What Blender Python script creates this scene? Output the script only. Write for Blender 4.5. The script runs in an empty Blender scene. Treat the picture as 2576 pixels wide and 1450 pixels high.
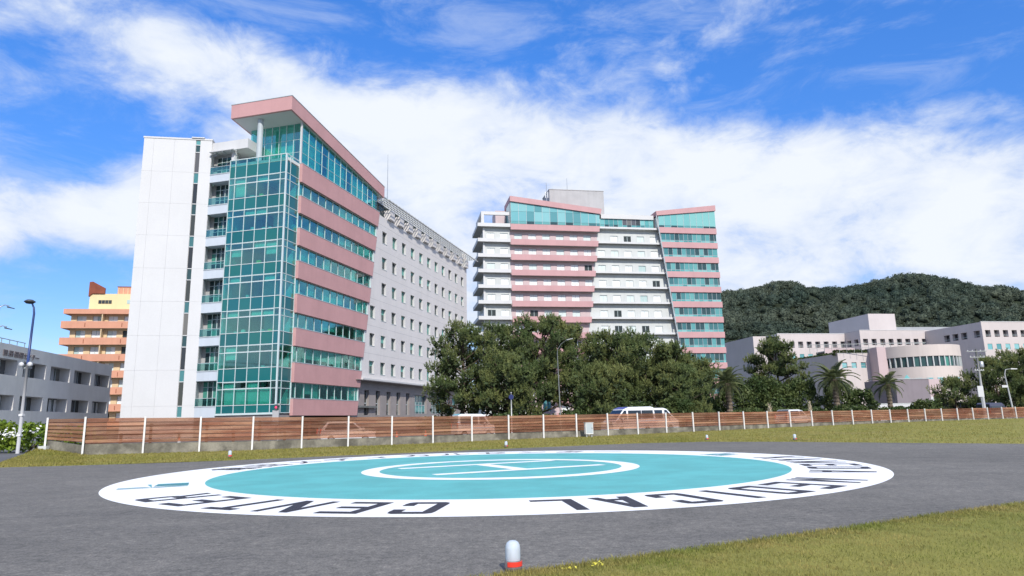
import bpy, math, random
import numpy as np
from mathutils import Matrix, Vector
random.seed(7)
rng = np.random.default_rng(7)
PI = math.pi
R = math.radians
SC = bpy.context.scene
COL = SC.collection

# ------------------------------------------------------------------ camera
PITCH, ROLL = 0.1919, -0.0217
cam_d = bpy.data.cameras.new('camera')
cam_d.sensor_width = 36.0
cam_d.lens = 36.0 * 1700.0 / 2576.0
cam_d.clip_start = 0.1
cam_d.clip_end = 6000.0
cam = bpy.data.objects.new('camera', cam_d)
COL.objects.link(cam)
_f = Vector((0, math.cos(PITCH), math.sin(PITCH)))
_r = Vector((1, 0, 0))
_u = Vector((0, -math.sin(PITCH), math.cos(PITCH)))
_r2 = math.cos(ROLL) * _r + math.sin(ROLL) * _u
_u2 = -math.sin(ROLL) * _r + math.cos(ROLL) * _u
cam.matrix_world = Matrix(((_r2.x, _u2.x, -_f.x, 0), (_r2.y, _u2.y, -_f.y, 0), (_r2.z, _u2.z, -_f.z, 1.5), (0, 0, 0, 1)))
SC.camera = cam

# ------------------------------------------------------------------ light, sky, exposure
SUN_EL, SUN_PHI = R(39), R(15)          # sun high behind the camera, a little to the right
to_sun = Vector((math.sin(SUN_PHI) * math.cos(SUN_EL), -math.cos(SUN_PHI) * math.cos(SUN_EL), math.sin(SUN_EL)))
sun_d = bpy.data.lights.new('sun', 'SUN')
sun_d.energy = 3.1
sun_d.angle = R(0.6)
sun_d.color = (1.0, 0.95, 0.87)
sun = bpy.data.objects.new('sun', sun_d)
COL.objects.link(sun)
sun.rotation_euler = to_sun.to_track_quat('Z', 'Y').to_euler()
sun.location = (0, -30, 60)
VS = SC.view_settings
VS.view_transform = 'Standard'
VS.look = 'None'
VS.exposure = 0.55
VS.gamma = 1.0
VS.use_curve_mapping = False
SC.cycles.max_bounces = 8
SC.cycles.transparent_max_bounces = 24

world = bpy.data.worlds.new('World')
SC.world = world
world.use_nodes = True
wt = world.node_tree
wt.nodes.clear()


class NB:
    """small helper to chain shader nodes"""
    def __init__(s, tree): s.t = tree
    def node(s, typ, **kw):
        n = s.t.nodes.new(typ)
        for k, v in kw.items(): setattr(n, k, v)
        return n
    def put(s, sock, v):
        if isinstance(v, bpy.types.NodeSocket): s.t.links.new(v, sock)
        elif v is not None:
            if sock.type == 'RGBA' and not hasattr(v, '__len__'): v = (v, v, v, 1)
            if sock.type == 'RGBA' and len(v) == 3: v = (*v, 1)
            sock.default_value = v
    def m(s, op, a, b=None, c=None, clamp=False):
        n = s.node('ShaderNodeMath', operation=op, use_clamp=clamp)
        s.put(n.inputs[0], a)
        if b is not None: s.put(n.inputs[1], b)
        if c is not None: s.put(n.inputs[2], c)
        return n.outputs[0]
    def smooth(s, v, lo, hi, a=0.0, b=1.0):
        n = s.node('ShaderNodeMapRange', interpolation_type='SMOOTHSTEP')
        s.put(n.inputs[0], v); s.put(n.inputs[1], lo); s.put(n.inputs[2], hi); s.put(n.inputs[3], a); s.put(n.inputs[4], b)
        return n.outputs[0]
    def mix(s, f, a, b, blend='MIX'):
        n = s.node('ShaderNodeMix', data_type='RGBA', blend_type=blend)
        s.put(n.inputs[0], f); s.put(n.inputs[6], a); s.put(n.inputs[7], b)
        return n.outputs[2]
    def noise(s, vec, scale, detail=4, rough=0.5, dist=0.0):
        n = s.node('ShaderNodeTexNoise')
        if vec is not None: s.put(n.inputs['Vector'], vec)
        n.inputs['Scale'].default_value = scale; n.inputs['Detail'].default_value = detail
        n.inputs['Roughness'].default_value = rough; n.inputs['Distortion'].default_value = dist
        return n.outputs[0]
    def mapping(s, vec, scale=(1, 1, 1), rot=(0, 0, 0), loc=(0, 0, 0)):
        n = s.node('ShaderNodeMapping')
        s.put(n.inputs[0], vec); n.inputs[1].default_value = loc; n.inputs[2].default_value = rot; n.inputs[3].default_value = scale
        return n.outputs[0]
    def ramp(s, f, stops):
        n = s.node('ShaderNodeValToRGB')
        while len(n.color_ramp.elements) < len(stops): n.color_ramp.elements.new(0.5)
        for e, (p, c) in zip(n.color_ramp.elements, stops): e.position = p; e.color = (*c, 1)
        s.put(n.inputs[0], f)
        return n.outputs[0]


w = NB(wt)
sky = w.node('ShaderNodeTexSky', sky_type='NISHITA')
sky.sun_disc = False
sky.sun_elevation = SUN_EL
sky.sun_rotation = PI - SUN_PHI
sky.air_density = 1.0
sky.dust_density = 0.4
sky.ozone_density = 2.0
BG = 0.10
hs = w.node('ShaderNodeHueSaturation')
hs.inputs['Saturation'].default_value = 1.32
hs.inputs['Value'].default_value = 1.0
wt.links.new(sky.outputs[0], hs.inputs['Color'])
tc = w.node('ShaderNodeTexCoord').outputs['Generated']
sx = w.node('ShaderNodeSeparateXYZ'); wt.links.new(tc, sx.inputs[0])
X, Y, Z = sx.outputs
# deep autumn blue, paler towards the horizon all round
sky_col = w.mix(1.0, hs.outputs[0], w.mix(w.smooth(Z, 0.05, 0.6), (0.80, 0.84, 1.10), (1.32, 1.38, 1.78)), 'MULTIPLY')
yy = w.m('MAXIMUM', w.m('ABSOLUTE', Y), 0.08)
U, V = w.m('DIVIDE', X, yy), w.m('DIVIDE', Z, yy)
front = w.smooth(Y, 0.15, 0.5)
# banks and gaps of the cloud cover to the north, as directions (east/north, up/north)
CLOUD = [(-0.368, 0.537, 0.344, 0.073, -0.283, 0.20), (-0.081, 0.456, 0.22, 0.075, -0.023, 0.36), (0.383, 0.372, 0.489, 0.093, -0.108, 0.40),
         (0.494, 0.261, 0.423, 0.077, -0.022, 0.24), (-0.695, 0.316, 0.16, 0.058, -0.023, 0.55), (-0.597, 0.612, 0.171, 0.045, -0.283, 0.20),
         (0.24, 0.571, 0.117, 0.033, 0.289, 0.3), (0.727, 0.477, 0.128, 0.05, 0.516, 0.25), (-0.774, 0.519, 0.091, 0.028, -0.129, 0.2),
         (-0.125, 0.3, 0.061, 0.097, -0.023, 0.3), (-0.113, 0.601, 0.193, 0.072, -0.024, -0.5), (0.594, 0.577, 0.288, 0.086, -0.024, -0.55),
         (-0.709, 0.443, 0.157, 0.054, -0.023, -0.42), (-0.672, 0.212, 0.151, 0.037, -0.022, -0.55), (0.297, 0.467, 0.075, 0.034, -0.131, -0.3),
         (-0.783, 0.596, 0.068, 0.037, -0.232, -0.3), (-0.373, 0.664, 0.131, 0.036, -0.024, -0.3)]
bias = None
for cu, cv, a, b, ang, amp in CLOUD:
    du, dv = w.m('SUBTRACT', U, cu), w.m('SUBTRACT', V, cv)
    ca, sa = math.cos(ang), math.sin(ang)
    p = w.m('MULTIPLY_ADD', du, ca / a, w.m('MULTIPLY', dv, sa / a))
    q = w.m('MULTIPLY_ADD', du, -sa / b, w.m('MULTIPLY', dv, ca / b))
    g = w.m('POWER', 2.718, w.m('MULTIPLY', w.m('MULTIPLY_ADD', p, p, w.m('MULTIPLY', q, q)), -0.6))
    bias = w.m('MULTIPLY_ADD', g, amp, bias if bias is not None else 0.0)
bias = w.m('MULTIPLY', bias, front)
n1 = w.noise(w.mapping(tc, (3.8, 3.8, 6.8), (0, R(12), 0)), 1.0, 9, 0.58, 0.25)
n2 = w.noise(w.mapping(tc, (11, 11, 20), (0, R(-16), 0), (3, 1, 2)), 1.0, 8, 0.64, 0.4)
dens = w.m('ADD', w.m('MULTIPLY_ADD', w.m('SUBTRACT', n1, 0.5), 1.7, w.m('MULTIPLY', w.m('SUBTRACT', n2, 0.5), 1.25)), w.m('ADD', bias, w.m('MULTIPLY_ADD', front, -0.13, 0.15)))
veil = w.m('MULTIPLY', w.smooth(w.noise(w.mapping(tc, (5, 5, 17), (0, R(-22), 0), (1, 5, 2)), 1.0, 9, 0.66, 0.5), 0.46, 0.76), 0.42)
mask = w.m('MAXIMUM', w.m('MULTIPLY', w.smooth(dens, -0.26, 0.44), 0.97), veil)
shade = w.smooth(dens, 0.0, 0.75)
tone = w.noise(w.mapping(tc, (6, 6, 15), (0, R(8), 0), (7, 3, 1)), 1.0, 6, 0.6)
shade = w.m('MULTIPLY_ADD', w.m('SUBTRACT', tone, 0.5), 1.3, shade, clamp=True)
CL = 1.0 / BG
cloud_col = w.mix(shade, tuple(c * CL for c in (0.44, 0.51, 0.655)), tuple(c * CL for c in (0.63, 0.66, 0.70)))
final = w.mix(mask, sky_col, cloud_col)
bgn = w.node('ShaderNodeBackground')
wt.links.new(final, bgn.inputs[0])
bgn.inputs[1].default_value = BG
wo = w.node('ShaderNodeOutputWorld')
wt.links.new(bgn.outputs[0], wo.inputs[0])


# ------------------------------------------------------------------ materials
MATS = {}
def mat(name, base, rough=0.7, var=0.0, vscale=1.0, grain=0.0, gscale=20.0, bump=0.0, bscale=30.0, spec=0.3, metal=0.0, streak=0.0):
    """procedural paint / plaster / stone: colour with large and fine variation, run-off streaks and fine relief"""
    if name in MATS: return MATS[name]
    m = bpy.data.materials.new(name); m.use_nodes = True
    t = m.node_tree; b = NB(t); pr = t.nodes['Principled BSDF']
    pos = b.node('ShaderNodeNewGeometry').outputs['Position']
    col = base
    if var:
        f = b.smooth(b.noise(pos, vscale, 5, 0.6), 0.3, 0.7)
        col = b.mix(f, tuple(c * (1 - var) for c in base), tuple(min(1, c * (1 + var)) for c in base))
    if grain:
        f = b.noise(pos, gscale, 3, 0.7)
        col = b.mix(1.0, col, b.ramp(f, [(0.25, (1 - grain,) * 3), (0.75, (1 + grain,) * 3)]), 'MULTIPLY')
    if streak:
        f = b.smooth(b.noise(b.mapping(pos, (1.6, 1.6, 0.08)), 1.0, 5, 0.6), 0.42, 0.75)
        col = b.mix(b.m('MULTIPLY', f, streak), col, tuple(c * 0.55 for c in base))
    b.put(pr.inputs['Base Color'], col)
    pr.inputs['Roughness'].default_value = rough
    pr.inputs['Specular IOR Level'].default_value = spec
    pr.inputs['Metallic'].default_value = metal
    if bump:
        bn = b.node('ShaderNodeBump'); bn.inputs['Strength'].default_value = bump; bn.inputs['Distance'].default_value = 0.02
        b.put(bn.inputs['Height'], b.noise(pos, bscale, 4, 0.6)); b.put(pr.inputs['Normal'], bn.outputs[0])
    MATS[name] = m
    return m

def mat_glass(name, stops, rough=0.04, spec=0.6):
    """window seen from outside: sheen of the pane over what stands behind it (curtain, blind, dark room), one draw per pane"""
    m = bpy.data.materials.new(name); m.use_nodes = True
    t = m.node_tree; b = NB(t); pr = t.nodes['Principled BSDF']
    rnd = b.node('ShaderNodeObjectInfo').outputs['Random']
    n = b.node('ShaderNodeValToRGB'); n.color_ramp.interpolation = 'CONSTANT'
    while len(n.color_ramp.elements) < len(stops): n.color_ramp.elements.new(0.5)
    for e, (p, c) in zip(n.color_ramp.elements, stops): e.position = p; e.color = (*c, 1)
    b.put(n.inputs[0], rnd)
    b.put(pr.inputs['Base Color'], n.outputs[0])
    pr.inputs['Roughness'].default_value = rough
    pr.inputs['Specular IOR Level'].default_value = spec
    bn = b.node('ShaderNodeBump'); bn.inputs['Strength'].default_value = 0.04; bn.inputs['Distance'].default_value = 0.05
    pos = b.node('ShaderNodeNewGeometry').outputs['Position']
    b.put(bn.inputs['Height'], b.noise(pos, 0.7, 2, 0.5)); b.put(pr.inputs['Normal'], bn.outputs[0])
    MATS[name] = m
    return m

def mat_clear(name, tint, refl=0.12, body=None, bodyfac=0.0, spot=None, fres=0.8):
    """see-through tinted sheet: transparent + sheen (+ some body colour)"""
    m = bpy.data.materials.new(name); m.use_nodes = True
    t = m.node_tree; t.nodes.clear(); b = NB(t)
    tr = b.node('ShaderNodeBsdfTransparent'); tr.inputs[0].default_value = (*tint, 1)
    gl = b.node('ShaderNodeBsdfGlossy'); gl.inputs['Roughness'].default_value = 0.03; gl.inputs[0].default_value = (0.72, 0.95, 0.94, 1)
    lw = b.node('ShaderNodeFresnel'); lw.inputs[0].default_value = 1.5
    fac = b.m('MULTIPLY_ADD', lw.outputs[0], fres, refl, clamp=True)
    cur = tr.outputs[0]
    if body:
        df = b.node('ShaderNodeBsdfDiffuse')
        pos = b.node('ShaderNodeNewGeometry').outputs['Position']
        c = body
        if spot:
            c = b.mix(b.smooth(b.noise(b.mapping(pos, (0.35, 0.35, 2.0)), 1.0, 5, 0.65), 0.38, 0.62), body, spot)
            rnd = b.node('ShaderNodeObjectInfo').outputs['Random']
            c = b.mix(1.0, c, b.ramp(rnd, [(0.0, (0.6, 0.58, 0.58)), (0.5, (1.0, 1.0, 1.0)), (1.0, (1.35, 1.3, 1.25))]), 'MULTIPLY')
        b.put(df.inputs[0], c)
        mx = b.node('ShaderNodeMixShader'); mx.inputs[0].default_value = bodyfac
        t.links.new(cur, mx.inputs[1]); t.links.new(df.outputs[0], mx.inputs[2]); cur = mx.outputs[0]
    mx = b.node('ShaderNodeMixShader'); b.put(mx.inputs[0], fac)
    t.links.new(cur, mx.inputs[1]); t.links.new(gl.outputs[0], mx.inputs[2])
    o = b.node('ShaderNodeOutputMaterial'); t.links.new(mx.outputs[0], o.inputs[0])
    MATS[name] = m
    return m

def mat_leaf(name, c1, c2, scale=0.6, trans=0.25, rough=0.55, rv=0.36):
    m = bpy.data.materials.new(name); m.use_nodes = True
    t = m.node_tree; t.nodes.clear(); b = NB(t)
    geo = b.node('ShaderNodeNewGeometry')
    f = b.smooth(b.noise(geo.outputs['Position'], scale, 4, 0.6), 0.32, 0.68)
    f2 = geo.outputs['Random Per Island']
    c = b.mix(f, c1, c2)
    c = b.mix(1.0, c, b.ramp(f2, [(0.0, (1 - rv, 1 - rv, 1 - rv)), (1.0, (1 + rv, 1 + rv * .9, 1 + rv * .7))]), 'MULTIPLY')
    pr = b.node('ShaderNodeBsdfPrincipled'); b.put(pr.inputs['Base Color'], c)
    pr.inputs['Roughness'].default_value = rough; pr.inputs['Specular IOR Level'].default_value = 0.25
    tl = b.node('ShaderNodeBsdfTranslucent'); b.put(tl.inputs[0], c)
    mx = b.node('ShaderNodeMixShader'); mx.inputs[0].default_value = trans
    t.links.new(pr.outputs[0], mx.inputs[1]); t.links.new(tl.outputs[0], mx.inputs[2])
    o = b.node('ShaderNodeOutputMaterial'); t.links.new(mx.outputs[0], o.inputs[0])
    MATS[name] = m
    return m

# walls and paints
mat('white_panel', (0.585, 0.585, 0.58), 0.6, 0.02, 0.25, 0.03, 6, 0.05, 25, streak=0.03)
mat('white_paint', (0.58, 0.58, 0.575), 0.6, 0.03, 0.3, streak=0.08)
mat('frame_white', (0.52, 0.60, 0.60), 0.45, 0.03, 0.8)
mat('frame_grey', (0.42, 0.47, 0.49), 0.45, 0.04, 0.8)
mat('pink_tile', (0.53, 0.298, 0.290), 0.6, 0.05, 0.35, 0.05, 9, 0.06, 22, streak=0.10)
mat('pink_pale', (0.49, 0.285, 0.288), 0.6, 0.05, 0.3, streak=0.10)
mat('pink_light', (0.52, 0.41, 0.41), 0.65, 0.04, 0.2, streak=0.12)
mat('grey_tile', (0.66, 0.63, 0.61), 0.65, 0.03, 0.3, 0.04, 8, 0.05, 22, streak=0.10)
mat('stone_brown', (0.30, 0.27, 0.26), 0.6, 0.08, 0.5, 0.08, 10, streak=0.12)
mat('soffit', (0.55, 0.58, 0.57), 0.7, 0.03, 0.5)
mat('balcony_blue', (0.52, 0.57, 0.62), 0.6, 0.03, 0.5, streak=0.1)
mat('concrete_light', (0.54, 0.56, 0.545), 0.75, 0.05, 0.3, streak=0.15)
mat('concrete_grey', (0.40, 0.40, 0.40), 0.8, 0.06, 0.3, 0.04, 9, streak=0.15)
mat('concrete_dark', (0.185, 0.172, 0.138), 0.85, 0.5, 1.1, 0.2, 14, 0.2, 18, streak=0.5)
mat('cream_wall', (0.535, 0.480, 0.460), 0.7, 0.04, 0.2, streak=0.10)
mat('cream_panel', (0.57, 0.50, 0.455), 0.7, 0.04, 0.2, streak=0.12)
mat('mauve_wall', (0.225, 0.195, 0.210), 0.75, 0.05, 0.3, streak=0.15)
mat('ochre_wall', (0.64, 0.49, 0.30), 0.7, 0.05, 0.4, streak=0.12)
mat('terracotta', (0.58, 0.285, 0.185), 0.65, 0.06, 0.4, streak=0.15)
mat('rust_metal', (0.22, 0.06, 0.03), 0.6, 0.15, 0.8)
mat('roof_grey', (0.33, 0.34, 0.35), 0.7, 0.08, 0.3)
mat('roof_teal', (0.16, 0.42, 0.40), 0.5, 0.08, 0.3)
mat('dark_room', (0.045, 0.06, 0.06), 0.9)
mat('office_interior', (0.16, 0.17, 0.165), 0.9, 0.2, 0.5)
mat('room_wall', (0.55, 0.58, 0.55), 0.9, 0.1, 0.4)
mat('room_floor', (0.66, 0.68, 0.65), 0.85)
mat('blind', (0.74, 0.80, 0.76), 0.8, 0.05, 2.0)
mat('paper_yellow', (0.75, 0.68, 0.15), 0.8)
mat('dark_metal', (0.05, 0.055, 0.06), 0.45, 0.1, 1.0, spec=0.5)
mat('office_grey', (0.62, 0.60, 0.575), 0.8, 0.06, 0.3, 0.04, 9, streak=0.12)
mat('steel', (0.45, 0.46, 0.46), 0.4, 0.06, 2.0, metal=0.6)
mat('lamp_grey', (0.13, 0.14, 0.135), 0.5, 0.06, 3.0, spec=0.4)
mat('galv', (0.30, 0.31, 0.30), 0.5, 0.06, 3.0, spec=0.4)
mat('post_white', (0.74, 0.73, 0.70), 0.5, 0.07, 4.0, streak=0.2)
mat('wood_brown', (0.09, 0.035, 0.022), 0.7, 0.2, 3.0)
mat('bark', (0.085, 0.062, 0.046), 0.9, 0.3, 2.0, 0.2, 14, 0.6, 12)
mat('palm_bark', (0.16, 0.125, 0.09), 0.9, 0.3, 3.0, 0.2, 14, 0.6, 10)
mat('paint_white', (0.86, 0.86, 0.85), 0.6, 0.05, 0.6, 0.07, 26, 0.10, 60)
mat('paint_teal', (0.112, 0.420, 0.412), 0.6, 0.10, 0.7, 0.10, 24, 0.15, 60)
mat('paint_black', (0.035, 0.034, 0.045), 0.6, 0.12, 1.2, 0.2, 45, 0.12, 90)
mat('paint_emblem', (0.10, 0.36, 0.40), 0.6, 0.06, 1.2)
mat('white_car', (0.80, 0.81, 0.82), 0.25, 0.01, 1.0, spec=0.6)
mat('blue_car', (0.10, 0.12, 0.42), 0.25, spec=0.6)
mat('cyan_car', (0.20, 0.52, 0.60), 0.25, spec=0.6)
mat('dark_car', (0.05, 0.05, 0.09), 0.25, spec=0.6)
mat('tyre', (0.02, 0.02, 0.02), 0.85)
mat('car_glass', (0.015, 0.022, 0.026), 0.05, spec=0.7)
mat('orange_plastic', (0.80, 0.11, 0.03), 0.5)
mat('red_plastic', (0.75, 0.05, 0.03), 0.35, spec=0.5)
mat('dull_metal_base', (0.16, 0.14, 0.135), 0.6, 0.2, 8.0)
mat('navy_sign', (0.02, 0.03, 0.12), 0.5)
mat('flower_white', (0.8, 0.8, 0.76), 0.7)
mat('flower_yellow', (0.75, 0.68, 0.10), 0.7)
mat('plume', (0.55, 0.47, 0.33), 0.9)
mat('plastic_grey', (0.66, 0.67, 0.66), 0.5, 0.04, 3.0)
mat('lamp_blue', (0.022, 0.045, 0.15), 0.4, spec=0.5)
mat('sign_red', (0.17, 0.14, 0.14), 0.6)
# glass
mat_glass('glass_grid', [(0.0, (0.015, 0.035, 0.04)), (0.30, (0.03, 0.10, 0.09)), (0.55, (0.02, 0.06, 0.06)), (0.75, (0.06, 0.24, 0.19)), (0.9, (0.025, 0.05, 0.05))])
mat_glass('glass_curtain', [(0.0, (0.70, 0.74, 0.73)), (0.35, (0.80, 0.82, 0.81)), (0.6, (0.58, 0.66, 0.64)), (0.82, (0.40, 0.52, 0.50)), (0.91, (0.03, 0.04, 0.04))], 0.35, 0.3)
mat_glass('glass_teal', [(0.0, (0.10, 0.34, 0.33)), (0.25, (0.16, 0.42, 0.41)), (0.5, (0.07, 0.26, 0.26)), (0.75, (0.20, 0.46, 0.44))], 0.06, 0.5)
mat_glass('glass_teal_dark', [(0.0, (0.05, 0.15, 0.16)), (0.25, (0.10, 0.30, 0.30)), (0.45, (0.03, 0.07, 0.075)), (0.7, (0.06, 0.20, 0.21)), (0.85, (0.13, 0.34, 0.33))], 0.05, 0.5)
mat_glass('glass_spandrel', [(0.0, (0.012, 0.115, 0.125)), (0.3, (0.016, 0.14, 0.145)), (0.6, (0.012, 0.125, 0.15)), (0.8, (0.014, 0.135, 0.13))], 0.08, 0.5)
mat_glass('glass_loggia', [(0.0, (0.05, 0.045, 0.05)), (0.35, (0.09, 0.085, 0.09)), (0.7, (0.14, 0.13, 0.125)), (0.85, (0.035, 0.035, 0.04))], 0.15, 0.4)
mat_glass('glass_office', [(0.0, (0.03, 0.035, 0.04)), (0.35, (0.10, 0.10, 0.105)), (0.6, (0.05, 0.055, 0.05)), (0.8, (0.15, 0.145, 0.13))], 0.08, 0.5)
mat_glass('glass_sky', [(0.0, (0.16, 0.40, 0.42)), (0.4, (0.22, 0.46, 0.47)), (0.8, (0.10, 0.28, 0.30))], 0.08, 0.5)
mat_clear('glass_clear', (0.50, 0.88, 0.82), 0.13, fres=0.34)
mat_clear('glass_rail', (0.62, 0.86, 0.84), 0.02, fres=0.3)
mat_clear('beacon_lens', (0.86, 0.90, 0.95), 0.06, (0.78, 0.84, 0.92), 0.62)
mat_clear('fence_sheet', (0.88, 0.70, 0.62), 0.0, (0.27, 0.128, 0.082), 0.48, (0.41, 0.255, 0.165), fres=0.0)
# leaves
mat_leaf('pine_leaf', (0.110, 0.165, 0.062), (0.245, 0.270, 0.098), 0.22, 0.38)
mat_leaf('pine_core', (0.034, 0.052, 0.022), (0.056, 0.076, 0.030), 0.5, 0.0, 0.9)  # crown filler leaves, inner shade put into the darker colour
mat_leaf('shrub_leaf', (0.050, 0.086, 0.028), (0.110, 0.140, 0.045), 0.8, 0.3)
mat_leaf('hedge_leaf', (0.10, 0.18, 0.02), (0.20, 0.27, 0.03), 0.9)
mat_leaf('palm_leaf', (0.085, 0.115, 0.045), (0.150, 0.170, 0.080), 0.7, 0.2)
mat_leaf('wood_leaf', (0.044, 0.070, 0.052), (0.098, 0.118, 0.082), 0.022, 0.15, 0.8, 0.10)
mat_leaf('verge_leaf', (0.22, 0.215, 0.045), (0.31, 0.265, 0.085), 0.35, 0.3)
mat_leaf('grass_leaf', (0.185, 0.215, 0.046), (0.330, 0.275, 0.095), 0.9, 0.3)

def mat_ground(name, kind):
    m = bpy.data.materials.new(name); m.use_nodes = True
    t = m.node_tree; b = NB(t); pr = t.nodes['Principled BSDF']
    pos = b.node('ShaderNodeNewGeometry').outputs['Position']
    big = b.noise(pos, 0.16, 5, 0.6, 0.4); mid = b.noise(pos, 1.3, 5, 0.65); fine = b.noise(pos, 38, 3, 0.75)
    if kind == 'asphalt':
        c = b.ramp(big, [(0.3, (0.140, 0.133, 0.122)), (0.7, (0.184, 0.174, 0.158))])
        c = b.mix(1.0, c, b.ramp(mid, [(0.25, (0.78, 0.79, 0.80)), (0.75, (1.18, 1.17, 1.16))]), 'MULTIPLY')
        c = b.mix(1.0, c, b.ramp(fine, [(0.3, (0.62, 0.62, 0.63)), (0.5, (0.98, 0.98, 0.98)), (0.72, (1.6, 1.58, 1.52))]), 'MULTIPLY')
        sp = b.noise(pos, 9, 3, 0.8)
        c = b.mix(1.0, c, b.ramp(sp, [(0.3, (0.70, 0.70, 0.70)), (0.5, (1.0, 1.0, 1.0)), (0.7, (1.42, 1.40, 1.36))]), 'MULTIPLY')
        st = b.smooth(b.noise(b.mapping(pos, (0.12, 1.1, 1), (0, 0, R(12))), 1.0, 5, 0.65), 0.52, 0.72)
        c = b.mix(b.m('MULTIPLY', st, 0.25), c, (0.07, 0.069, 0.072))
        pr.inputs['Roughness'].default_value = 0.85; bs, sc = 0.5, 60
    elif kind == 'road':
        c = b.ramp(big, [(0.3, (0.10, 0.10, 0.105)), (0.7, (0.15, 0.15, 0.15))])
        c = b.mix(1.0, c, b.ramp(mid, [(0.25, (0.85, 0.85, 0.85)), (0.75, (1.1, 1.1, 1.1))]), 'MULTIPLY')
        pr.inputs['Roughness'].default_value = 0.9; bs, sc = 0.3, 40
    elif kind == 'turf':
        c = b.ramp(big, [(0.3, (0.190, 0.198, 0.046)), (0.52, (0.258, 0.238, 0.062)), (0.75, (0.262, 0.218, 0.095))])
        c = b.mix(1.0, c, b.ramp(mid, [(0.25, (0.75, 0.78, 0.75)), (0.75, (1.2, 1.17, 1.15))]), 'MULTIPLY')
        c = b.mix(1.0, c, b.ramp(fine, [(0.25, (0.6, 0.62, 0.6)), (0.75, (1.3, 1.28, 1.2))]), 'MULTIPLY')
        pr.inputs['Roughness'].default_value = 0.95; bs, sc = 0.9, 30
    else:
        c = b.ramp(mid, [(0.3, (0.10, 0.10, 0.06)), (0.7, (0.15, 0.14, 0.09))])
        pr.inputs['Roughness'].default_value = 0.95; bs, sc = 0.3, 5
    b.put(pr.inputs['Base Color'], c)
    pr.inputs['Specular IOR Level'].default_value = 0.2
    bn = b.node('ShaderNodeBump'); bn.inputs['Strength'].default_value = bs; bn.inputs['Distance'].default_value = 0.01
    b.put(bn.inputs['Height'], b.noise(pos, sc, 3, 0.7)); b.put(pr.inputs['Normal'], bn.outputs[0])
    MATS[name] = m
for k in ('asphalt', 'road', 'turf', 'earth'): mat_ground(k, k)

def weather_paint(name, dirt, amount, stain=None):
    """road paint: faint grime patches, pin holes down to the asphalt grain and, if given, one smudge"""
    t = MATS[name].node_tree; b = NB(t); pr = t.nodes['Principled BSDF']
    src = pr.inputs['Base Color'].links[0].from_socket
    pos = b.node('ShaderNodeNewGeometry').outputs['Position']
    f = b.m('MULTIPLY', b.smooth(b.noise(b.mapping(pos, (0.5, 1.6, 1), (0, 0, R(25))), 1.0, 6, 0.65), 0.5, 0.8), amount)
    f = b.m('MAXIMUM', f, b.m('MULTIPLY', b.smooth(b.noise(pos, 14, 4, 0.8), 0.66, 0.74), amount * 2.2))
    if stain:
        dn = b.node('ShaderNodeVectorMath', operation='DISTANCE'); b.put(dn.inputs[0], pos); dn.inputs[1].default_value = stain
        f = b.m('MAXIMUM', f, b.m('MULTIPLY', b.smooth(b.m('ADD', dn.outputs['Value'], b.m('MULTIPLY', b.noise(pos, 3, 4, 0.6), 0.5)), 0.35, 0.95, 1.0, 0.0), 0.35))
    b.put(pr.inputs['Base Color'], b.mix(f, src, dirt))
weather_paint('paint_white', (0.36, 0.36, 0.34), 0.16, (5.2, 14.9, 0.0))
weather_paint('paint_teal', (0.10, 0.24, 0.24), 0.20)
weather_paint('paint_black', (0.13, 0.13, 0.13), 0.22)

# ------------------------------------------------------------------ building blocks
def link(o, parent=None):
    COL.objects.link(o)
    if parent is not None: o.parent = parent
    return o

def tag(o, label, cat, group=None):
    o['label'] = label; o['category'] = cat
    if group: o['group'] = group
    return o

def thing(name, label, cat, loc=(0, 0, 0), rz=0.0, group=None):
    o = bpy.data.objects.new(name, None); o.empty_display_size = 0.3
    COL.objects.link(o); o.location = loc; o.rotation_euler = (0, 0, rz)
    return tag(o, label, cat, group)

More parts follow.
